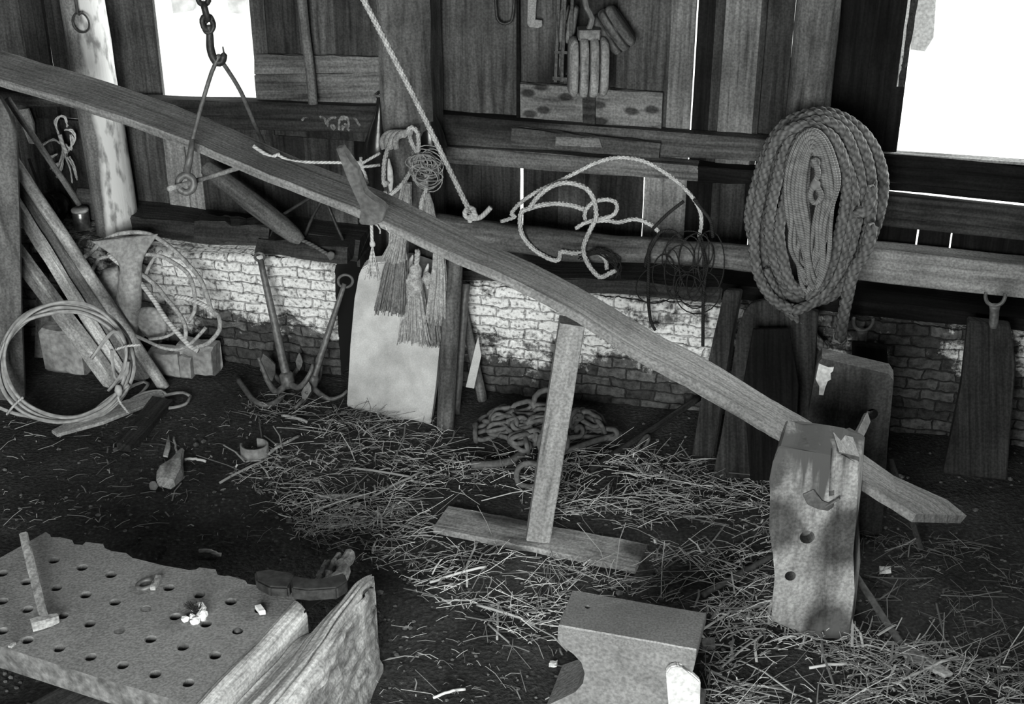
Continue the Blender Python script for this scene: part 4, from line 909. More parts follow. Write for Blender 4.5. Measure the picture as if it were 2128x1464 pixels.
bm = NB(); wallpoly(bm, [(209, 78), (214, 80), (222, 120), (216, 126), (210, 110)], -.14, .006); tag(obj('paper_scrap', bm, 'white_paint'), 'pale scrap nailed to the right edge of the left post', 'paper')
# faint painted marks on the left rail
mk = T('painted_marks', PW(690, 270, -.22), 'faint smudged white painted characters on the rail left of the centre post', 'marks')
for q in ([(290, 330), (340, 270), (420, 258), (450, 290)], [(680, 250), (760, 260), (805, 320), (830, 420)], [(860, 470), (850, 400), (865, 330), (930, 275), (1010, 260), (1050, 275)], [(965, 420), (930, 470), (985, 525), (1015, 470), (965, 420)], [(1112, 545), (1110, 400), (1130, 285), (1200, 235), (1290, 262), (1322, 340), (1318, 450), (1300, 520), (1345, 555)], [(1150, 300), (1210, 290), (1270, 300)], [(1180, 420), (1192, 500), (1190, 550)], [(1220, 400), (1270, 420), (1260, 460), (1220, 470)], [(1430, 275), (1500, 330), (1565, 455)]):
    bm = NB(); p = wr([(600+x/10.64, 220+y/10.64) for x, y in q], -.2225, .004); n = len(p)
    tube(bm, [a+EZ*R(-.0015, .0015)+EU*R(-.0015, .0015) for a in p], [.0052*(.7+.5*abs(math.sin(i*1.3))) for i in range(n)], 5)
    pl_ = PW(690, 260, -.224)
    for v in bm.verts: d_ = (v.co-pl_).dot(EN); v.co -= EN*(d_*.85)
    obj('stroke', bm, 'chalk_faint', mk)

# ================================================================== LEFT CORNER
bm = NB(); ol = [(-60, 215), (0, 205), (18, 238), (34, 280), (36, 330), (40, 450), (44, 640), (52, 828), (-10, 840), (-70, 820)]
Yl = PG(30, 832).y
bm = NB(); prism(bm, [PY(x, y, Yl) for x, y in ol], V((-.01, .05, 0))); bmesh.ops.bevel(bm, geom=bm.edges[:], offset=.004, segments=1, affect='EDGES')
tag(obj('upright_board', bm, 'log_wood', None, L=EZ), 'dark upright board at the left edge of the picture', 'board')
def lean(name, foot, topp, wdt, th, mat, label, fd=None, cat='board', edge=None):
    b = NB(); bar(b, foot, topp, wdt, th, fd or (EN+EU*-.4+EZ*.3), 12, .002, .12); o = obj(name, b, mat, None, L=topp-foot); return tag(o, label, cat)
lean('leaning_board', PG(238, 802), PW(-20, 452, .26), .07, .05, 'mottled_light', 'mottled pale board leaning in the left corner, nearest the rope ring')
lean('leaning_board', PG(262, 792)+EZ*.0, PW(-5, 362, .20), .06, .025, 'board_white', 'second pale leaning board, just behind the mottled one')
lean('leaning_board', PG(300, 790), PW(0, 330, .15), .085, .03, 'board_mid', 'dark leaning board between the pale boards and the round pole')
pole('leaning_pole', PG(342, 808), PW(0, 292, .24), .026, 'mottled_light', 'round pale pole leaning in the left corner, rightmost of the leaning timbers', n=12)
pole('thin_stick', PW(165, 425, .02), PW(15, 205, .16), .014, 'board_mid', 'thin stick slanting under the plank beside the twine bundle', 'stick', n=8)
# coil of stiff rope standing in the corner
cl = T('rope_ring', PG(140, 884), 'big ring of stiff pale rope leaning in the left corner', 'rope')
bm = NB(); Yc = PG(140, 884).y
for k, (cx, cy, rx, ry) in enumerate(((138, 756, 138, 126), (134, 752, 132, 122), (142, 758, 136, 118), (130, 764, 136, 116), (136, 748, 128, 120))):
    pts = []
    for i in range(14):
        t = 6.28319*i/14; px, py = cx+rx*math.cos(t)+R(-3, 3), cy+ry*math.sin(t)+R(-3, 3); pts.append(PY(px, py, Yc+.10-(py-756)/130*.08-.016*k))
    tube(bm, smooth(pts, .02, True), .0085, 7, True, unit=True)
for q in ([(268, 800), (225, 830), (180, 862), (120, 872), (40, 862), (-20, 840)], [(190, 745), (236, 690), (262, 722), (256, 770), (236, 800), (225, 812)], [(232, 728), (236, 770), (243, 790), (262, 778), (266, 752)]): tube(bm, smooth([PY(x, y, Yc+.02) for x, y in q], .02), .008, 6, unit=True)
obj('turns', bm, 'hose', cl, True)
bm = NB()
bm.free()
for q in ([(14, 862), (30, 842), (48, 826)], [(240, 727), (262, 720), (292, 717)], [(250, 806), (246, 830), (268, 860)]):
    bm = NB(); tube(bm, smooth([PY(x, y, Yc-.02) for x, y in q], .02), .0055, 6, unit=True)
    if q[0][0] == 250: lump(bm, PY(247, 812, Yc-.02), .016, .016, .03, .3, 2)
    obj('lashing', bm, 'rope_pale', cl, True)['label'] = 'pale twine lashing'
bm = NB()
def groundpts(q, dz): return smooth([PG(x, y, .012+dz)+EZ*fz(PG(x, y).x, PG(x, y).y) for x, y in q], .02)
for q in ([(262, 838), (290, 820), (308, 798), (300, 792), (272, 806), (252, 824)], [(396, 824), (385, 842), (350, 850), (320, 846), (328, 832), (352, 820), (380, 815), (396, 824)], [(320, 846), (290, 842), (270, 835), (300, 818), (335, 815), (345, 822)]): tube(bm, groundpts(q, .004), .0075, 6, unit=True)
tag(obj('loose_rope', bm, 'hose', None, True), 'loose end of stiff rope curled on the ground at the feet of the leaning timbers', 'rope')
# hoops of wire rope and the bronze-grey propeller
def z1(l): return [(170+x/4.573, 460+y/4.573) for x, y in l]
def hoop(q, w_, r, step=.02): return smooth([PW(x, y, w_ if not callable(w_) else w_(y)) for x, y in z1(q)], step)
wf = lambda y: .06+.26*max(0, (y-480))/260
wh = T('wire_hoops', PW(330, 725, .3), 'loose hoops of stiff wire rope standing against the left brickwork', 'wire rope')
for k, (q, r) in enumerate((([(0, 360), (90, 290), (200, 190), (350, 120), (560, 108), (700, 150), (850, 255), (1000, 400), (1130, 560), (1195, 720), (1235, 850), (1300, 900), (1310, 1030), (1200, 1160), (1080, 1200)], .010), ([(100, 470), (160, 360), (250, 335)], .008), ([(410, 400), (480, 340), (600, 318), (720, 325), (850, 380), (1000, 490), (1060, 620), (1075, 760), (1070, 860), (1010, 960)], .009), ([(250, 315), (400, 440), (560, 590), (690, 760), (800, 930), (1000, 1160), (1105, 1235)], .0115), ([(400, 420), (560, 500), (700, 610), (790, 720), (900, 850), (970, 960), (990, 1060), (985, 1120)], .010), ([(880, 715), (1000, 735), (1120, 780), (1235, 845)], .0105), ([(470, 1070), (600, 1130), (760, 1200), (900, 1222), (1000, 1190), (1100, 1100), (1180, 1010)], .008), ([(760, 285), (690, 350), (640, 430), (610, 500)], .008), ([(640, 1120), (760, 1110), (860, 1070), (930, 1010)], .007))):
    bm = NB(); tube(bm, hoop(q, wf, r), r, 7, unit=True); obj('hoop', bm, 'rope_pale' if k in (3, 5) else 'fibre', wh, True)
pp_ = T('ship_propeller', PG(290, 758), 'grey ship propeller standing against the left brick wall behind the wire hoops', 'propeller')
bm = NB(); a = PW(278, 690, .10); lathe(bm, a+EN*-.06, EN+EZ*.25-EU*.2, [(0, .05), (.05, .07), (.12, .062), (.17, .045), (.19, .02), (.195, .0)], 22); obj('hub', bm, 'cast_grey', pp_, True)
def blade(px, w0, w1, th=.02):
    b = NB(); n = len(px); ps = [PW(x, y, w0+(w1-w0)*i/(n-1)) for i, (x, y) in enumerate(px)]
    c = sum(ps, V())/n; f0 = b.verts.new(c+EN*.03); f1 = b.verts.new(c-EN*.02); A1 = [b.verts.new(p) for p in ps]
    for i in range(n): face(b, (A1[i], A1[(i+1) % n], f0)); face(b, (A1[(i+1) % n], A1[i], f1))
    bmesh.ops.subdivide_edges(b, edges=b.edges[:], cuts=2, use_grid_fill=True, smooth=.4); return b
bm = NB(); sw = []
for x, y, hw_, w_, tk in ((270, 702, 16, .22, .05), (268, 660, 24, .21, .055), (268, 620, 27, .20, .05), (270, 580, 25, .18, .045), (272, 552, 24, .16, .04), (270, 530, 34, .14, .03), (264, 510, 54, .12, .018), (258, 494, 72, .10, .010)):
    sw.append((PW(x, y, w_), (EU*.97+EZ*.12-EN*.2)*(hw_/470), (EN*.9+EU*.2)*tk))
def chn(k, n=40):
    out = []
    for i in range(n+1):
        f = i/n*(len(sw)-1); j = min(int(f), len(sw)-2); f -= j; p = [sw[max(0, min(len(sw)-1, j+q))][k] for q in (-1, 0, 1, 2)]
        out.append(.5*((2*p[1])+(p[2]-p[0])*f+(2*p[0]-5*p[1]+4*p[2]-p[3])*f*f+(3*p[1]-p[0]-3*p[2]+p[3])*f**3))
    return out
rings = [[bm.verts.new(c+a*math.cos(6.28319*q/24)+t*math.sin(6.28319*q/24)) for q in range(24)] for c, a, t in zip(chn(0), chn(1), chn(2))]
for r0, r1 in zip(rings, rings[1:]):
    for q in range(24): face(bm, (r0[q], r0[(q+1) % 24], r1[(q+1) % 24], r1[q]))
face(bm, rings[0]); face(bm, rings[-1][::-1]); obj('blade', bm, 'cast_grey', pp_, True)
obj('blade', blade([(258, 690), (200, 618), (196, 590), (214, 560), (244, 552), (258, 575), (262, 620), (265, 690)], .20, .12), 'cast_grey', pp_, True)
bm = NB(); lump(bm, PW(316, 672, .20), .075, .035, .082, .12, 4, 4, -.3); obj('blade', bm, 'cast_grey', pp_, True)
bm = NB(); lathe(bm, PW(252, 630, .2), EN, [(0, .022), (.012, .022), (.03, .014), (.032, 0)], 14); obj('boss_nut', bm, 'mottled_light', pp_, True)
bm = NB(); a = PG(262, 742); lathe(bm, PW(278, 640, .22), PG(262, 742)-PW(278, 640, .22), [(0, .03), (.1, .04), (.2, .055), (.24, .05)], 14); obj('shaft_stub', bm, 'iron_plate', pp_, True)
# things on the brick ledge in the corner
def led(x, y): return PG(x, y, .52)
tn = T('tin_can', led(172, 478), 'shiny tin can with a pale lid on the brick ledge beside the left post', 'can')
a = led(172, 478); bm = NB(); lathe(bm, a, EZ, [(0, .036), (.003, .038), (.09, .038), (.093, .036)], 24); obj('body', bm, 'tin', tn, True)
bm = NB(); lathe(bm, a+EZ*.0935, EZ, [(0, .040), (.008, .040), (.012, .037), (.012, 0)], 24); obj('lid', bm, 'white_paint', tn, True)
po = T('dark_pot', led(124, 476), 'dark round pot tipped on the brick ledge left of the tin can', 'pot')
a = led(124, 470)+EZ*.075; bm = NB(); lathe(bm, a+EN*-.06, (EN*.9+EZ*.25-EU*.2), [(0, .03), (.02, .06), (.06, .074), (.11, .07), (.13, .062), (.125, .055), (.07, .06)], 24); obj('body', bm, 'black_gloss', po, True)
bm = NB(); tube(bm, ring(a+EN*.06+EZ*.03-EU*.026, EU*.064, EZ*.06+EN*-.02, 24), .004, 6, True); obj('rim', bm, 'iron', po, True)
bm = NB(); beam(bm, led(152, 470)+EN*-.13+EZ*.08, led(192, 474)+EN*-.13+EZ*.08, EN*.06, EZ*.078, 4, .002); tag(obj('wooden_box', bm, 'board_mid', None, L=EU), 'small wooden box on the ledge behind the tin can', 'box')
bm = NB(); beam(bm, led(105, 485)+EZ*.012, led(140, 488)+EZ*.012, EN*.02, EZ*.011, 3, .002); lump(bm, led(128, 484)+EZ*.018, .014, .014, .016, .3, 2); tag(obj('rag_bundle', bm, 'iron'), 'small grey bundle on the ledge in front of the dark pot', 'rag')
tb = T('twine_bundle', PW(125, 240, -.2), 'bundle of white twine loops hung on the wall left of the left post', 'twine')
bm = NB()
for q in ([(130, 300), (118, 270), (116, 250), (125, 240), (136, 244), (140, 262)], [(128, 290), (134, 320), (150, 300), (156, 285), (150, 272), (136, 270)], [(132, 305), (128, 330), (112, 345), (104, 350)], [(134, 310), (140, 330), (146, 350), (148, 380)], [(142, 325), (152, 345), (160, 372)], [(132, 312), (124, 340), (112, 358)], [(136, 300), (146, 310), (150, 290), (148, 278)], [(128, 300), (112, 292), (98, 296), (88, 305)], [(122, 318), (106, 326), (96, 328)], [(133, 318), (127, 345), (118, 368)]):
    for k in range(2): tube(bm, wr([(x+R(-3, 3), y+R(-3, 3)) for x, y in q], R(-.24, -.2), .012), .0045, 6, unit=True)
obj('loops', bm, 'twine', tb, True)
bm = NB(); tube(bm, wr([(124, 280), (130, 300), (138, 318)], -.19, .01), .010, 7, unit=True); obj('wrapping', bm, 'twine', tb, True)
bm = NB(); tube(bm, wr([(60, 330), (68, 352), (76, 372), (79, 388)], -.1, .012), .007, 6); tag(obj('iron_rod', bm, 'iron', None, True), 'short bent rod behind the thin slanting stick', 'rod')
bm = NB(); wallpoly(bm, [(40, 228), (58, 226), (70, 258), (72, 300), (60, 298), (46, 262)], -.22, .012); tag(obj('split_lath', bm, 'board_white', None, L=EZ), 'split white slat on the wall behind the thin slanting stick', 'lath')
# stones at the foot of the wall
for x, y, sx, sy, sz, lb in ((352, 772, .075, .06, .055, 'grey rounded stone at the foot of the wire hoops'), (418, 772, .085, .05, .075, 'pale square stone right of the grey rounded stone'), (385, 778, .05, .04, .05, 'small dark stone wedged between two bigger ones'), (148, 770, .10, .05, .11, 'grey block behind the pale leaning boards')):
    bm = NB(); p = PG(x, y); beam(bm, p+EU*-sx+EZ*sz, p+EU*sx+EZ*sz, EN*sy, EZ*sz, 4, .006, .3); rough(bm, .008, 9); tag(obj('stone', bm, 'stone', None, False), lb, 'stone', )
lean('dark_plank', PW(108, 745, .25), PW(112, 620, .14), .16, .03, 'log_wood', 'short grey board standing behind the rope ring', EN)
# long roller hung above the ledge
lf = T('cork_fender', PW(620, 500, -.1), 'long tapering cylinder hanging aslant above the left brickwork', 'fender')
a, b_ = PW(425, 345, -.12), PW(628, 502, -.05); Ln = (b_-a).length; bm = NB(); lathe(bm, a, b_-a, [(0, .02), (.01, .034), (.1, .042), (Ln*.5, .046), (Ln*.8, .044), (Ln*.93, .036), (Ln, .02)], 22); rough(bm, .003, 12); obj('body', bm, 'log_wood', lf, True)
bm = NB(); tube(bm, wr([(622, 497), (650, 510), (680, 528), (690, 530)], [-.05, -.02, .02, .03], .02), .009, 7, unit=True); lump(bm, PW(687, 532, .03), .018, .012, .02, .5, 2); obj('lanyard', bm, 'rope_grey', lf, True)
for q, lb in (([(590, 445), (637, 416), (660, 404)], 'thin dark rod rising to the right above the slanting cylinder'), ([(633, 492), (650, 450), (664, 425), (672, 408)], 'thin dark rod standing steeply behind the slanting cylinder'), ([(680, 424), (696, 462), (714, 502)], 'thin dark rod slanting right towards the centre post')):
    bm = NB(); tube(bm, wr(q, -.10, .03), .0075, 7); tag(obj('iron_rod', bm, 'iron_dark', None, True), lb, 'rod')

# ---- the two grapnel anchors
def grapnel(top_, hub, arms, label, r0, r1, ringr=0):
    t = T('grapnel_anchor', hub, label, 'anchor'); b = NB(); d = hub-top_
    tube(b, [top_+d*(i/10) for i in range(11)], [r0+(r1-r0)*i/10 for i in range(11)], 10); lathe(b, hub-d.normalized()*.05, d, [(0, r1), (.01, r1*1.5), (.06, r1*1.5), (.075, r1*.8)], 14); obj('shank', b, 'iron', t, True)
    b = NB(); tube(b, ring(top_-d.normalized()*.012, (EU*.022+EZ*.005)*(1 if not ringr else ringr), EZ*.022*(1 if not ringr else ringr)+EN*.008, 18), .006, 7, True); obj('ring', b, 'iron', t, True)
    for pts, fl_ in arms:
        b = NB(); s = smooth([hub]+pts, .015); n = len(s); tube(b, s, [r1*.78*(1-.55*i/n) for i in range(n)], 9); o = obj('arm', b, 'iron', t, True)
        if fl_:
            c, tip, wv = fl_; b = NB(); dv = (tip-c); nn = dv.cross(wv).normalized()*.006
            ol = [c, c+dv*.25+wv*.7, c+dv*.5+wv, c+dv*.8+wv*.5, tip, c+dv*.8-wv*.5, c+dv*.5-wv, c+dv*.25-wv*.7]
            prism(b, [p-nn for p in ol], nn*2); obj('fluke', b, 'iron', o)
h1 = PG(600, 815)+EZ*.045; yv = h1.y
grapnel(PW(541, 540, .10), h1, [([PY(575, 815, yv-.05), PY(558, 795, yv-.07), PY(548, 772, yv-.07), PY(537, 744, yv-.07)], None),
    ([PY(620, 806, yv-.06), PY(636, 790, yv-.08), PY(646, 772, yv-.07), PY(650, 758, yv-.05)], None),
    ([PY(585, 795, yv+.1), PY(568, 775, yv+.13), PY(560, 752, yv+.13)], (PY(566, 792, yv+.10), PY(547, 734, yv+.10), V((.035, 0, .012)))),
    ([PY(610, 780, yv+.12), PY(622, 760, yv+.14), PY(626, 745, yv+.14)], (PY(622, 770, yv+.12), PY(622, 732, yv+.12), V((.016, 0, 0))))],
    'iron grapnel anchor leaning on the whitewashed brick, left of the pair', .013, .021)
h2 = PG(648, 822)+EZ*.05; yv = h2.y
grapnel(PW(716, 590, .08), h2, [([PY(640, 822, yv-.05), PY(624, 838, yv-.12), PY(612, 850, yv-.14)], None),
    ([PY(660, 815, yv-.02), PY(676, 826, yv-.05), PY(690, 830, yv-.06), PY(712, 822, yv-.06), PY(722, 812, yv-.05)], None),
    ([PY(655, 800, yv+.08), PY(664, 785, yv+.1), PY(668, 760, yv+.1)], None),
    ([PY(642, 812, yv-.07), PY(636, 818, yv-.09)], (PY(642, 794, yv-.06), PY(632, 836, yv-.10), V((.022, 0, .004))))],
    'iron grapnel anchor leaning right towards the pale slab, right of the pair', .010, .018, 1.5)
bm = NB(); tube(bm, groundpts([(495, 788), (512, 812), (528, 832), (552, 840), (572, 834), (590, 818)], .012), .012, 8); tag(obj('bent_bar', bm, 'iron', None, True), 'curved iron bar on the ground at the foot of the left anchor', 'bar')

# ================================================================== DARK RIGHT SIDE
def panel(name, px, Y, ext, mat, label, cat, bev=.006):
    b = NB(); prism(b, [PY(x, y, Y) if not isinstance(Y, tuple) else PY(x, y, Y[0]+(Y[1]-Y[0])*(y-px[0][1])/(max(q[1] for q in px)-px[0][1])) for x, y in px], V(ext)); bmesh.ops.bevel(b, geom=b.edges[:], offset=bev, segments=1, affect='EDGES')
    pp0 = PY(*px[0], Y if not isinstance(Y, tuple) else Y[0]); iy = max(range(len(px)), key=lambda i: px[i][1]); pp1 = PY(*px[iy], Y if not isinstance(Y, tuple) else Y[1]); Lv = V((0, pp1.y-pp0.y, pp1.z-pp0.z))
    return tag(obj(name, b, mat, None, L=Lv), label, cat)
panel('leaning_board', [(1600, 622), (1560, 632), (1545, 650), (1532, 690), (1518, 790), (1500, 900), (1478, 1004), (1660, 1030), (1690, 800), (1700, 650)], (5.15, 4.74), (.01, .03, .0), 'board_dark', 'big dark board with a rounded corner leaning below the rope coils', 'board', .004)
panel('standing_timber', [(1504, 604), (1538, 606), (1520, 700), (1500, 830), (1480, 955), (1436, 950), (1462, 800), (1485, 690)], (5.16, 4.92), (.02, .03, .0), 'board_dark', 'narrow dark timber leaning left of the big dark board', 'timber')
panel('dark_sheet', [(1566, 685), (1640, 684), (1660, 800), (1650, 1000), (1560, 1000), (1545, 800)], (5.0, 4.68), (0, .014, 0), 'board_black', 'black sheet leaning in front of the big dark board', 'sheet', .002)
panel('standing_timber', [(1770, 715), (1842, 724), (1848, 800), (1850, 930), (1775, 930)], (5.02, 4.86), (.01, .04, 0), 'board_black', 'black timber standing behind the white-cornered block', 'timber')
panel('standing_timber', [(2012, 668), (2100, 678), (2112, 760), (2092, 1000), (1960, 985), (1998, 800)], (4.96, 4.68), (.01, .05, 0), 'board_dark', 'dark plank with an iron fork above it, at the right end of the wall', 'timber')
for x, y, w_, lb in ((1792, 660, .10, 'dark iron rowlock fork on the brick below the rope coils'), (2067, 608, .12, 'iron rowlock fork at the right end, under the pale rail')):
    t = T('rowlock_fork', PW(x, y+60, w_), lb, 'rowlock'); s = 1.0
    bm = NB(); tube(bm, wr([(x-18, y), (x-19, y+10), (x-14, y+22), (x, y+28), (x+14, y+23), (x+21, y+12), (x+22, y+2)], w_, .006), .0075, 8); obj('fork', bm, 'iron', t, True)
    bm = NB(); tube(bm, wr([(x, y+27), (x-1, y+48), (x-3, y+72)], w_, .01), [.022, .02, .018, .018, .018, .018, .018, .018, .018, .018, .018, .018, .018, .018, .018, .018, .018, .018, .018, .018][:len(wr([(x, y+27), (x-1, y+48), (x-3, y+72)], w_, .01))], 10); obj('stem', bm, 'iron', t, True)
pole('iron_bar', PG(1604, 1165)+EZ*.02, PG(1460, 1245)+EZ*.015, .011, 'iron_rust', 'thin bar lying on the straw left of the pale upright block', 'bar', n=8)
pole('iron_bar', PG(1870, 1345)+EZ*.015, PG(1772, 1222)+EZ*.06, .012, 'iron_rust', 'bar slanting down to the straw right of the pale upright block', 'bar', n=8)
pole('dark_stick', PG(1915, 1150)+EZ*.012, PG(1838, 1050)+EZ*.2, .012, 'board_dark', 'dark stick leaning under the low end of the plank', 'stick', n=8)
pole('dark_stick', PG(1225, 985)+EZ*.015, PG(1450, 870)+EZ*.10, .014, 'board_dark', 'dark stick slanting up behind the chain heap', 'stick', n=8)

# ================================================================== CHAIN HEAP
hp_ = T('chain_heap', PG(1120, 945), 'heap of rusty iron chain on the ground behind the plank prop', 'chain')
cx_, cy_ = PG(1120, 925).x, PG(1120, 925).y
pth = []
for k in range(34):
    a = R(0, 6.28); rr_ = math.sqrt(R(.02, 1)); x, y = cx_+.36*rr_*math.cos(a), cy_+.21*rr_*math.sin(a); pth.append(V((x, y, .015+.15*(1-rr_*rr_)*R(.45, 1.05)+R(0, .02))))
pth = smooth(pth, .012); acc = 0; prev = pth[0]; nl = 0; last = pth[0]
for p in pth[1:]:
    acc += (p-last).length; last = p
    if acc > .076:
        d = p-prev; acc = 0; b = NB(); nrm = EZ.cross(d).normalized()*(1 if nl % 2 else .25)+EZ*(.35 if nl % 2 else 1)+V((R(-.4, .4), R(-.4, .4), 0))
        link(b, (p+prev)/2, d, nrm, .108, .066, .0105); prev = p; obj('link', b, 'iron_rust', hp_, True); nl += 1
        if nl >= 97: break
for (x, y, L2, wd2, r2, dx, dy, nz, z) in ((1140, 838, .15, .135, .012, 1, .1, V((.3, .3, 1)), .17), (1150, 920, .14, .12, .011, 1, .2, V((0, .5, 1)), .13), (1240, 900, .19, .06, .011, 1, -.15, V((.1, .5, .8)), .05)):
    b = NB(); link(b, PG(x, y, z), V((dx, dy, 0)), nz, L2, wd2, r2, 8); obj('big_link', b, 'iron_rust', hp_, True)
bm = NB(); tube(bm, groundpts([(980, 968), (1020, 968), (1060, 958), (1090, 940)], .02), .016, 9); tag(obj('hook_bar', bm, 'iron_rust', None, True), 'curved iron bar lying along the front of the chain heap', 'bar')
bm = NB(); tube(bm, groundpts([(1120, 952), (1180, 935), (1240, 915), (1290, 900)], .03), .012, 9); tag(obj('iron_bar', bm, 'iron_rust', None, True), 'straight iron bar lying through the chain heap behind the prop', 'bar')
sk = T('shackle', PG(1098, 1030), 'large iron shackle on the straw just left of the prop post', 'shackle')
bm = NB(); c = PG(1098, 1012)+EZ*.05; tube(bm, smooth([c+V(q) for q in ((.05, 0, .045), (.0, .0, .058), (-.035, 0, .04), (-.046, 0, 0), (-.035, 0, -.036), (.0, 0, -.05), (.05, 0, -.045))], .01), .0115, 9); obj('bow', bm, 'iron_rust', sk, True)
bm = NB(); tube(bm, [c+V((.035, 0, .06)), c+V((.03, 0, -.056))], .009, 9); obj('pin', bm, 'iron_rust', sk, True)
bm = NB()
for i, (x, y) in enumerate(((1335, 925), (1345, 940), (1328, 945))): pass
link(bm, PG(1335, 938)+EZ*.03, V((.5, .6, .3)), V((.3, .2, 1)), .11, .07, .008); tag(obj('loose_link', bm, 'iron_rust', None, True), 'single loose chain link right of the chain heap', 'chain link')

# ================================================================== LITTER ON THE GROUND
def gp(x, y, dz=0):
    p = PG(x, y); p.z = fz(p.x, p.y)+dz; return p
def flatboard(name, px, th, mat, label, cat='board', L=None):
    b = NB(); ps = [gp(x, y, .012) for x, y in px]; zt_ = max(p.z for p in ps)
    for p in ps: p.z = zt_+th*.5
    prism(b, ps, EZ*-th); bmesh.ops.bevel(b, geom=b.edges[:], offset=min(.004, th*.2), segments=1, affect='EDGES'); return tag(obj(name, b, mat, None, L=L or (ps[1]-ps[0])), label, cat)
flatboard('dark_board', [(318, 838), (362, 846), (290, 928), (272, 944), (243, 938)], .035, 'board_dark', 'short dark board lying on the dirt below the leaning timbers', L=PG(362, 846)-PG(272, 944))
flatboard('pale_board', [(108, 905), (180, 868), (335, 818), (345, 836), (215, 888), (120, 914)], .016, 'mottled_light', 'split pale board lying on the dirt under the rope ring', L=PG(335, 818)-PG(108, 905))
flatboard('wood_sliver', [(340, 958), (352, 912), (356, 940), (350, 960)], .008, 'mottled_light', 'small upright-pointing sliver beside the gnarled wood piece')
bm = NB(); p, q = gp(345, 1020, .03), gp(378, 952, .03); sweep(bm, [(p, V((.035, 0, 0)), V((0, 0, .025))), (p.lerp(q, .3), V((.045, .01, 0)), V((0, 0, .03))), (p.lerp(q, .6), V((.03, 0, 0)), V((0, 0, .028))), (q, V((.008, 0, 0)), V((0, 0, .01)))], .35, .008)
tag(obj('gnarled_wood', bm, 'mottled_light', None, L=q-p), 'gnarled pale chunk of wood on the bare dirt', 'wood')
bm = NB(); lump(bm, gp(320, 1020, .018), .017, .014, .022, .3, 2); tag(obj('pebble', bm, 'stone', None, True), 'pebble left of the gnarled pale chunk of wood', 'pebble')
bm = NB(); c = gp(530, 945, .0); tube(bm, ring(c+EZ*.028, V((.058, 0, 0)), V((0, .05, 0)), 26, -2.9, 1.2), .012, 6)
bm.free(); bm = NB(); a_ = [c+V((.058*math.cos(t), .05*math.sin(t), 0)) for t in [-3.3+i*.24 for i in range(21)]]
i_ = [c+(p-c)*.86 for p in a_]
for k in range(20): 
    vs = [bm.verts.new(p) for p in (a_[k], a_[k+1], a_[k+1]+EZ*.055, a_[k]+EZ*.055, i_[k], i_[k+1], i_[k+1]+EZ*.055, i_[k]+EZ*.055)]
    for f in ((0, 1, 2, 3), (5, 4, 7, 6), (3, 2, 6, 7)): face(bm, [vs[j] for j in f])
bmesh.ops.remove_doubles(bm, verts=bm.verts[:], dist=1e-4); tag(obj('broken_collar', bm, 'stone', None, True), 'broken ring-shaped collar on the littered dirt before the anchors', 'collar')
stk = [((652, 1036), (768, 1037), .011, 'fibre', 'straight stick lying level on the dirt in the middle of the litter'), ((776, 1036), (876, 990), .006, 'straw_a', 'thin reed rising to the right, middle of the litter'), ((640, 1070), (742, 1038), .006, 'straw_a', 'thin reed below the level stick'),
       ((556, 948), (622, 912), .008, 'fibre', 'short stick rising to the right beside the broken collar'), ((586, 870), (640, 884), .008, 'fibre', 'short stick slanting down near the anchors'), ((458, 1006), (548, 962), .007, 'straw_a', 'long reed left of the broken collar'),
       ((730, 978), (852, 1000), .006, 'straw_a', 'long reed slanting down to the right in mid litter'), ((362, 918), (372, 966), .006, 'fibre', 'twig standing behind the gnarled wood chunk'), ((384, 960), (430, 964), .007, 'straw_b', 'pale curved twig right of the gnarled wood chunk'),
       ((900, 1450), (968, 1436), .006, 'straw_b', 'pale reed on the bare dirt near the bottom edge'), ((990, 1262), (1112, 1310), .006, 'straw_a', 'reed left of the anvil, slanting down'), ((1032, 1336), (1036, 1256), .005, 'straw_a', 'reed standing along the dirt left of the anvil'),
       ((895, 1218), (1010, 1184), .006, 'straw_b', 'forked reed between log and prop board'), ((460, 1160), (416, 1152), .009, 'twine', 'white peeled twig just behind the pierced plate'), ((1680, 1400), (1760, 1390), .006, 'straw_b', 'pale reed at the foot of the upright block'), ((1860, 1430), (1990, 1370), .006, 'straw_b', 'pale reed near the bottom right corner')]
for (x0, y0), (x1, y1), r, m_, lb in stk:
    bm = NB(); a_, b_ = gp(x0, y0, .012), gp(x1, y1, .014); n_ = 8
    tube(bm, [a_.lerp(b_, i/n_)+EZ*(.006*math.sin(3.14*i/n_))+V((R(-.003, .003), R(-.003, .003), 0)) for i in range(n_+1)], r*.8, 6, unit=True); tag(obj('stick', bm, m_, None, True), lb, 'stick')
for x, y, sx, lb in ((742, 1056, .012, 'white lump on the dirt under the level stick'), (1838, 1190, .020, 'white chip on the dark straw right of the upright block'), (690, 1100, .009, 'small pale chip in the litter behind the log'), (1150, 1385, .012, 'pale chip beside the anvil waist')):
    bm = NB(); p = gp(x, y, .012); beam(bm, p-V((sx, .004, 0)), p+V((sx, -.004, .002)), V((.002, sx*.6, 0)), V((0, 0, .008)), 3, .002); tag(obj('chip', bm, 'white_paint'), lb, 'chip')
flatboard('pale_offcut', [(1868, 1352), (1905, 1356), (1980, 1408), (1962, 1414), (1880, 1375)], .014, 'mottled_light', 'pale offcut half buried in straw at the foot of the slanting bar')
bm = NB(); beam(bm, gp(1458, 1352, .015), gp(1484, 1350, .015), V((0, .018, 0)), V((0, 0, .014)), 3, .002); tag(obj('wood_cube', bm, 'block_wood'), 'small wooden offcut at the right side of the anvil', 'offcut')
bm = NB()
lump(bm, gp(300, 1150, .0), .075, .05, .035, .4, 3); tag(obj('dirt_clod', bm, 'dirt', None, True), 'dark clod of earth behind the pierced plate', 'clod')

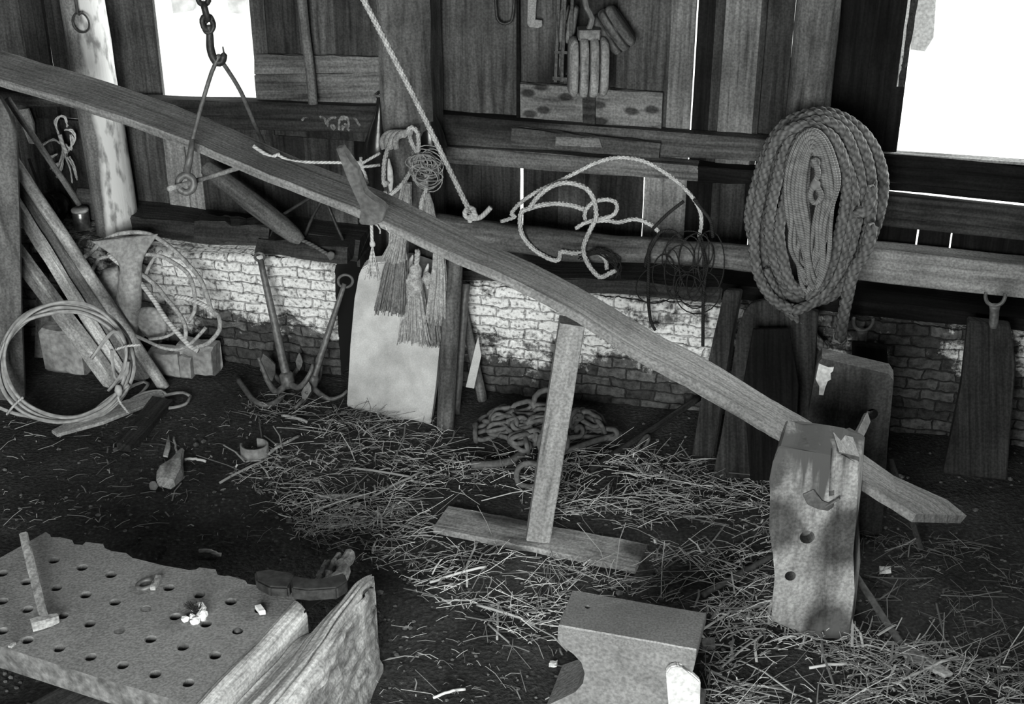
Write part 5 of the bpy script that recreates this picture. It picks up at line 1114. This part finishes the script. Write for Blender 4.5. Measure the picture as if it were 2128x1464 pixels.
# straw: nobody could count it
def inpoly(x, y, P):
    c = False; j = len(P)-1
    for i in range(len(P)):
        if (P[i][1] > y) != (P[j][1] > y) and x < (P[j][0]-P[i][0])*(y-P[i][1])/(P[j][1]-P[i][1])+P[i][0]: c = not c
        j = i
    return c
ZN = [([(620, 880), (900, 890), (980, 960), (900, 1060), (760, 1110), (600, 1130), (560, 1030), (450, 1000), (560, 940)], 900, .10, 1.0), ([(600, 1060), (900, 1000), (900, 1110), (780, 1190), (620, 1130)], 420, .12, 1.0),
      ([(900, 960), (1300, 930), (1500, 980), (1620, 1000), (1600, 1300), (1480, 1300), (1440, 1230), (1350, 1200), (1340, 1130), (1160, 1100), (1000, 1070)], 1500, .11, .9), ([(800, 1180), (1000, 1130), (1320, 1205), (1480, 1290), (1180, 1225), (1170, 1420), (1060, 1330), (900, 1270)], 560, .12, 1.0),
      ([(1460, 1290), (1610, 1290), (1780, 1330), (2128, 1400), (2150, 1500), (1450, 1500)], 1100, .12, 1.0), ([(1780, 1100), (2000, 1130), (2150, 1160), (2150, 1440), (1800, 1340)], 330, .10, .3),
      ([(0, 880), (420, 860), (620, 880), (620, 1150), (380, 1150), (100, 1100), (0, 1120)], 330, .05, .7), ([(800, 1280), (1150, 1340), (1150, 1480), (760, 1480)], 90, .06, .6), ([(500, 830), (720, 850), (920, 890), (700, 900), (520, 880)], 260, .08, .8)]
PB = [(925, 1040), (1360, 1125), (1335, 1210), (880, 1115)]
bm = NB(); rs = random.Random(5)
for P, cnt, ln, br in ZN:
    xs = [p[0] for p in P]; ys = [p[1] for p in P]; k = 0; tries = 0
    cnt = int(cnt*1.0)
    while k < cnt and tries < cnt*20:
        tries += 1; x, y = rs.uniform(min(xs), max(xs)), rs.uniform(min(ys), max(ys))
        if not inpoly(x, y, P) or inpoly(x, y, PB): continue
        p = PG(x, y); cl_ = noise.noise(V((p.x*4, p.y*4, 7)))
        if cl_ < rs.uniform(-.5, .15): continue
        if p.y > 5.776-.2236*(p.x+1.242)-.06: continue
        k += 1; L2 = ln*(rs.uniform(.1, .45) if rs.random() < .5 else rs.uniform(.4, 1.2) if rs.random() < .8 else rs.uniform(1.2, 2.6)); a = rs.gauss(.2, .8) if rs.random() < .6 else rs.uniform(0, 3.14); d = V((math.cos(a), math.sin(a), rs.gauss(0, .13)))
        z = fz(p.x, p.y)+.003+rs.random()**2*.035; p.z = z; e = p+d*L2; e.z = max(e.z, fz(e.x, e.y)+.002); bw = L2*.09; md_ = p.lerp(e, rs.uniform(.35, .65))+V((rs.uniform(-bw, bw), rs.uniform(-bw, bw), rs.uniform(0, .01)))
        s = d.cross(EZ).normalized()*rs.uniform(.0008, .0016)*(1 if rs.random() < .85 else 2.4)*(1.35 if P is ZN[4][0] else 1); u = EZ*.0012
        mi = rs.choice((0, 0, 1, 2, 2)) if br > .8 else rs.choice((0, 2, 2, 3)) if br > .5 else rs.choice((2, 3, 3, 3))  # lowest zone value: dark straw colours imitate shade in the right corner
        rr = [[bm.verts.new(c_+o_) for o_ in (s, u, -s)] for c_ in (p, md_, e)]
        for r0, r1 in zip(rr, rr[1:]):
            for i in range(3): face(bm, (r0[i], r0[(i+1) % 3], r1[(i+1) % 3], r1[i]), mi)
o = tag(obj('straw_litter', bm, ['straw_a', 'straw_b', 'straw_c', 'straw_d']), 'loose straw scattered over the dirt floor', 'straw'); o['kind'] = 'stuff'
bm = NB()
for k in range(900):
    x, y = rs.uniform(0, 2128), rs.uniform(850, 1464); p = PG(x, y)
    if p.y > 5.776-.2236*(p.x+1.242)-.06: continue
    r = rs.uniform(.003, .009)*(1 if rs.random() < .93 else 1.8); lump(bm, V((p.x, p.y, fz(p.x, p.y)+r*.3)), r, r*rs.uniform(.6, 1), r*.7, .5, 1)
for f in bm.faces: f.material_index = 0
o = tag(obj('dirt_crumbs', bm, ['bark']), 'crumbs and chips scattered over the dirt floor', 'crumbs'); o['kind'] = 'stuff'
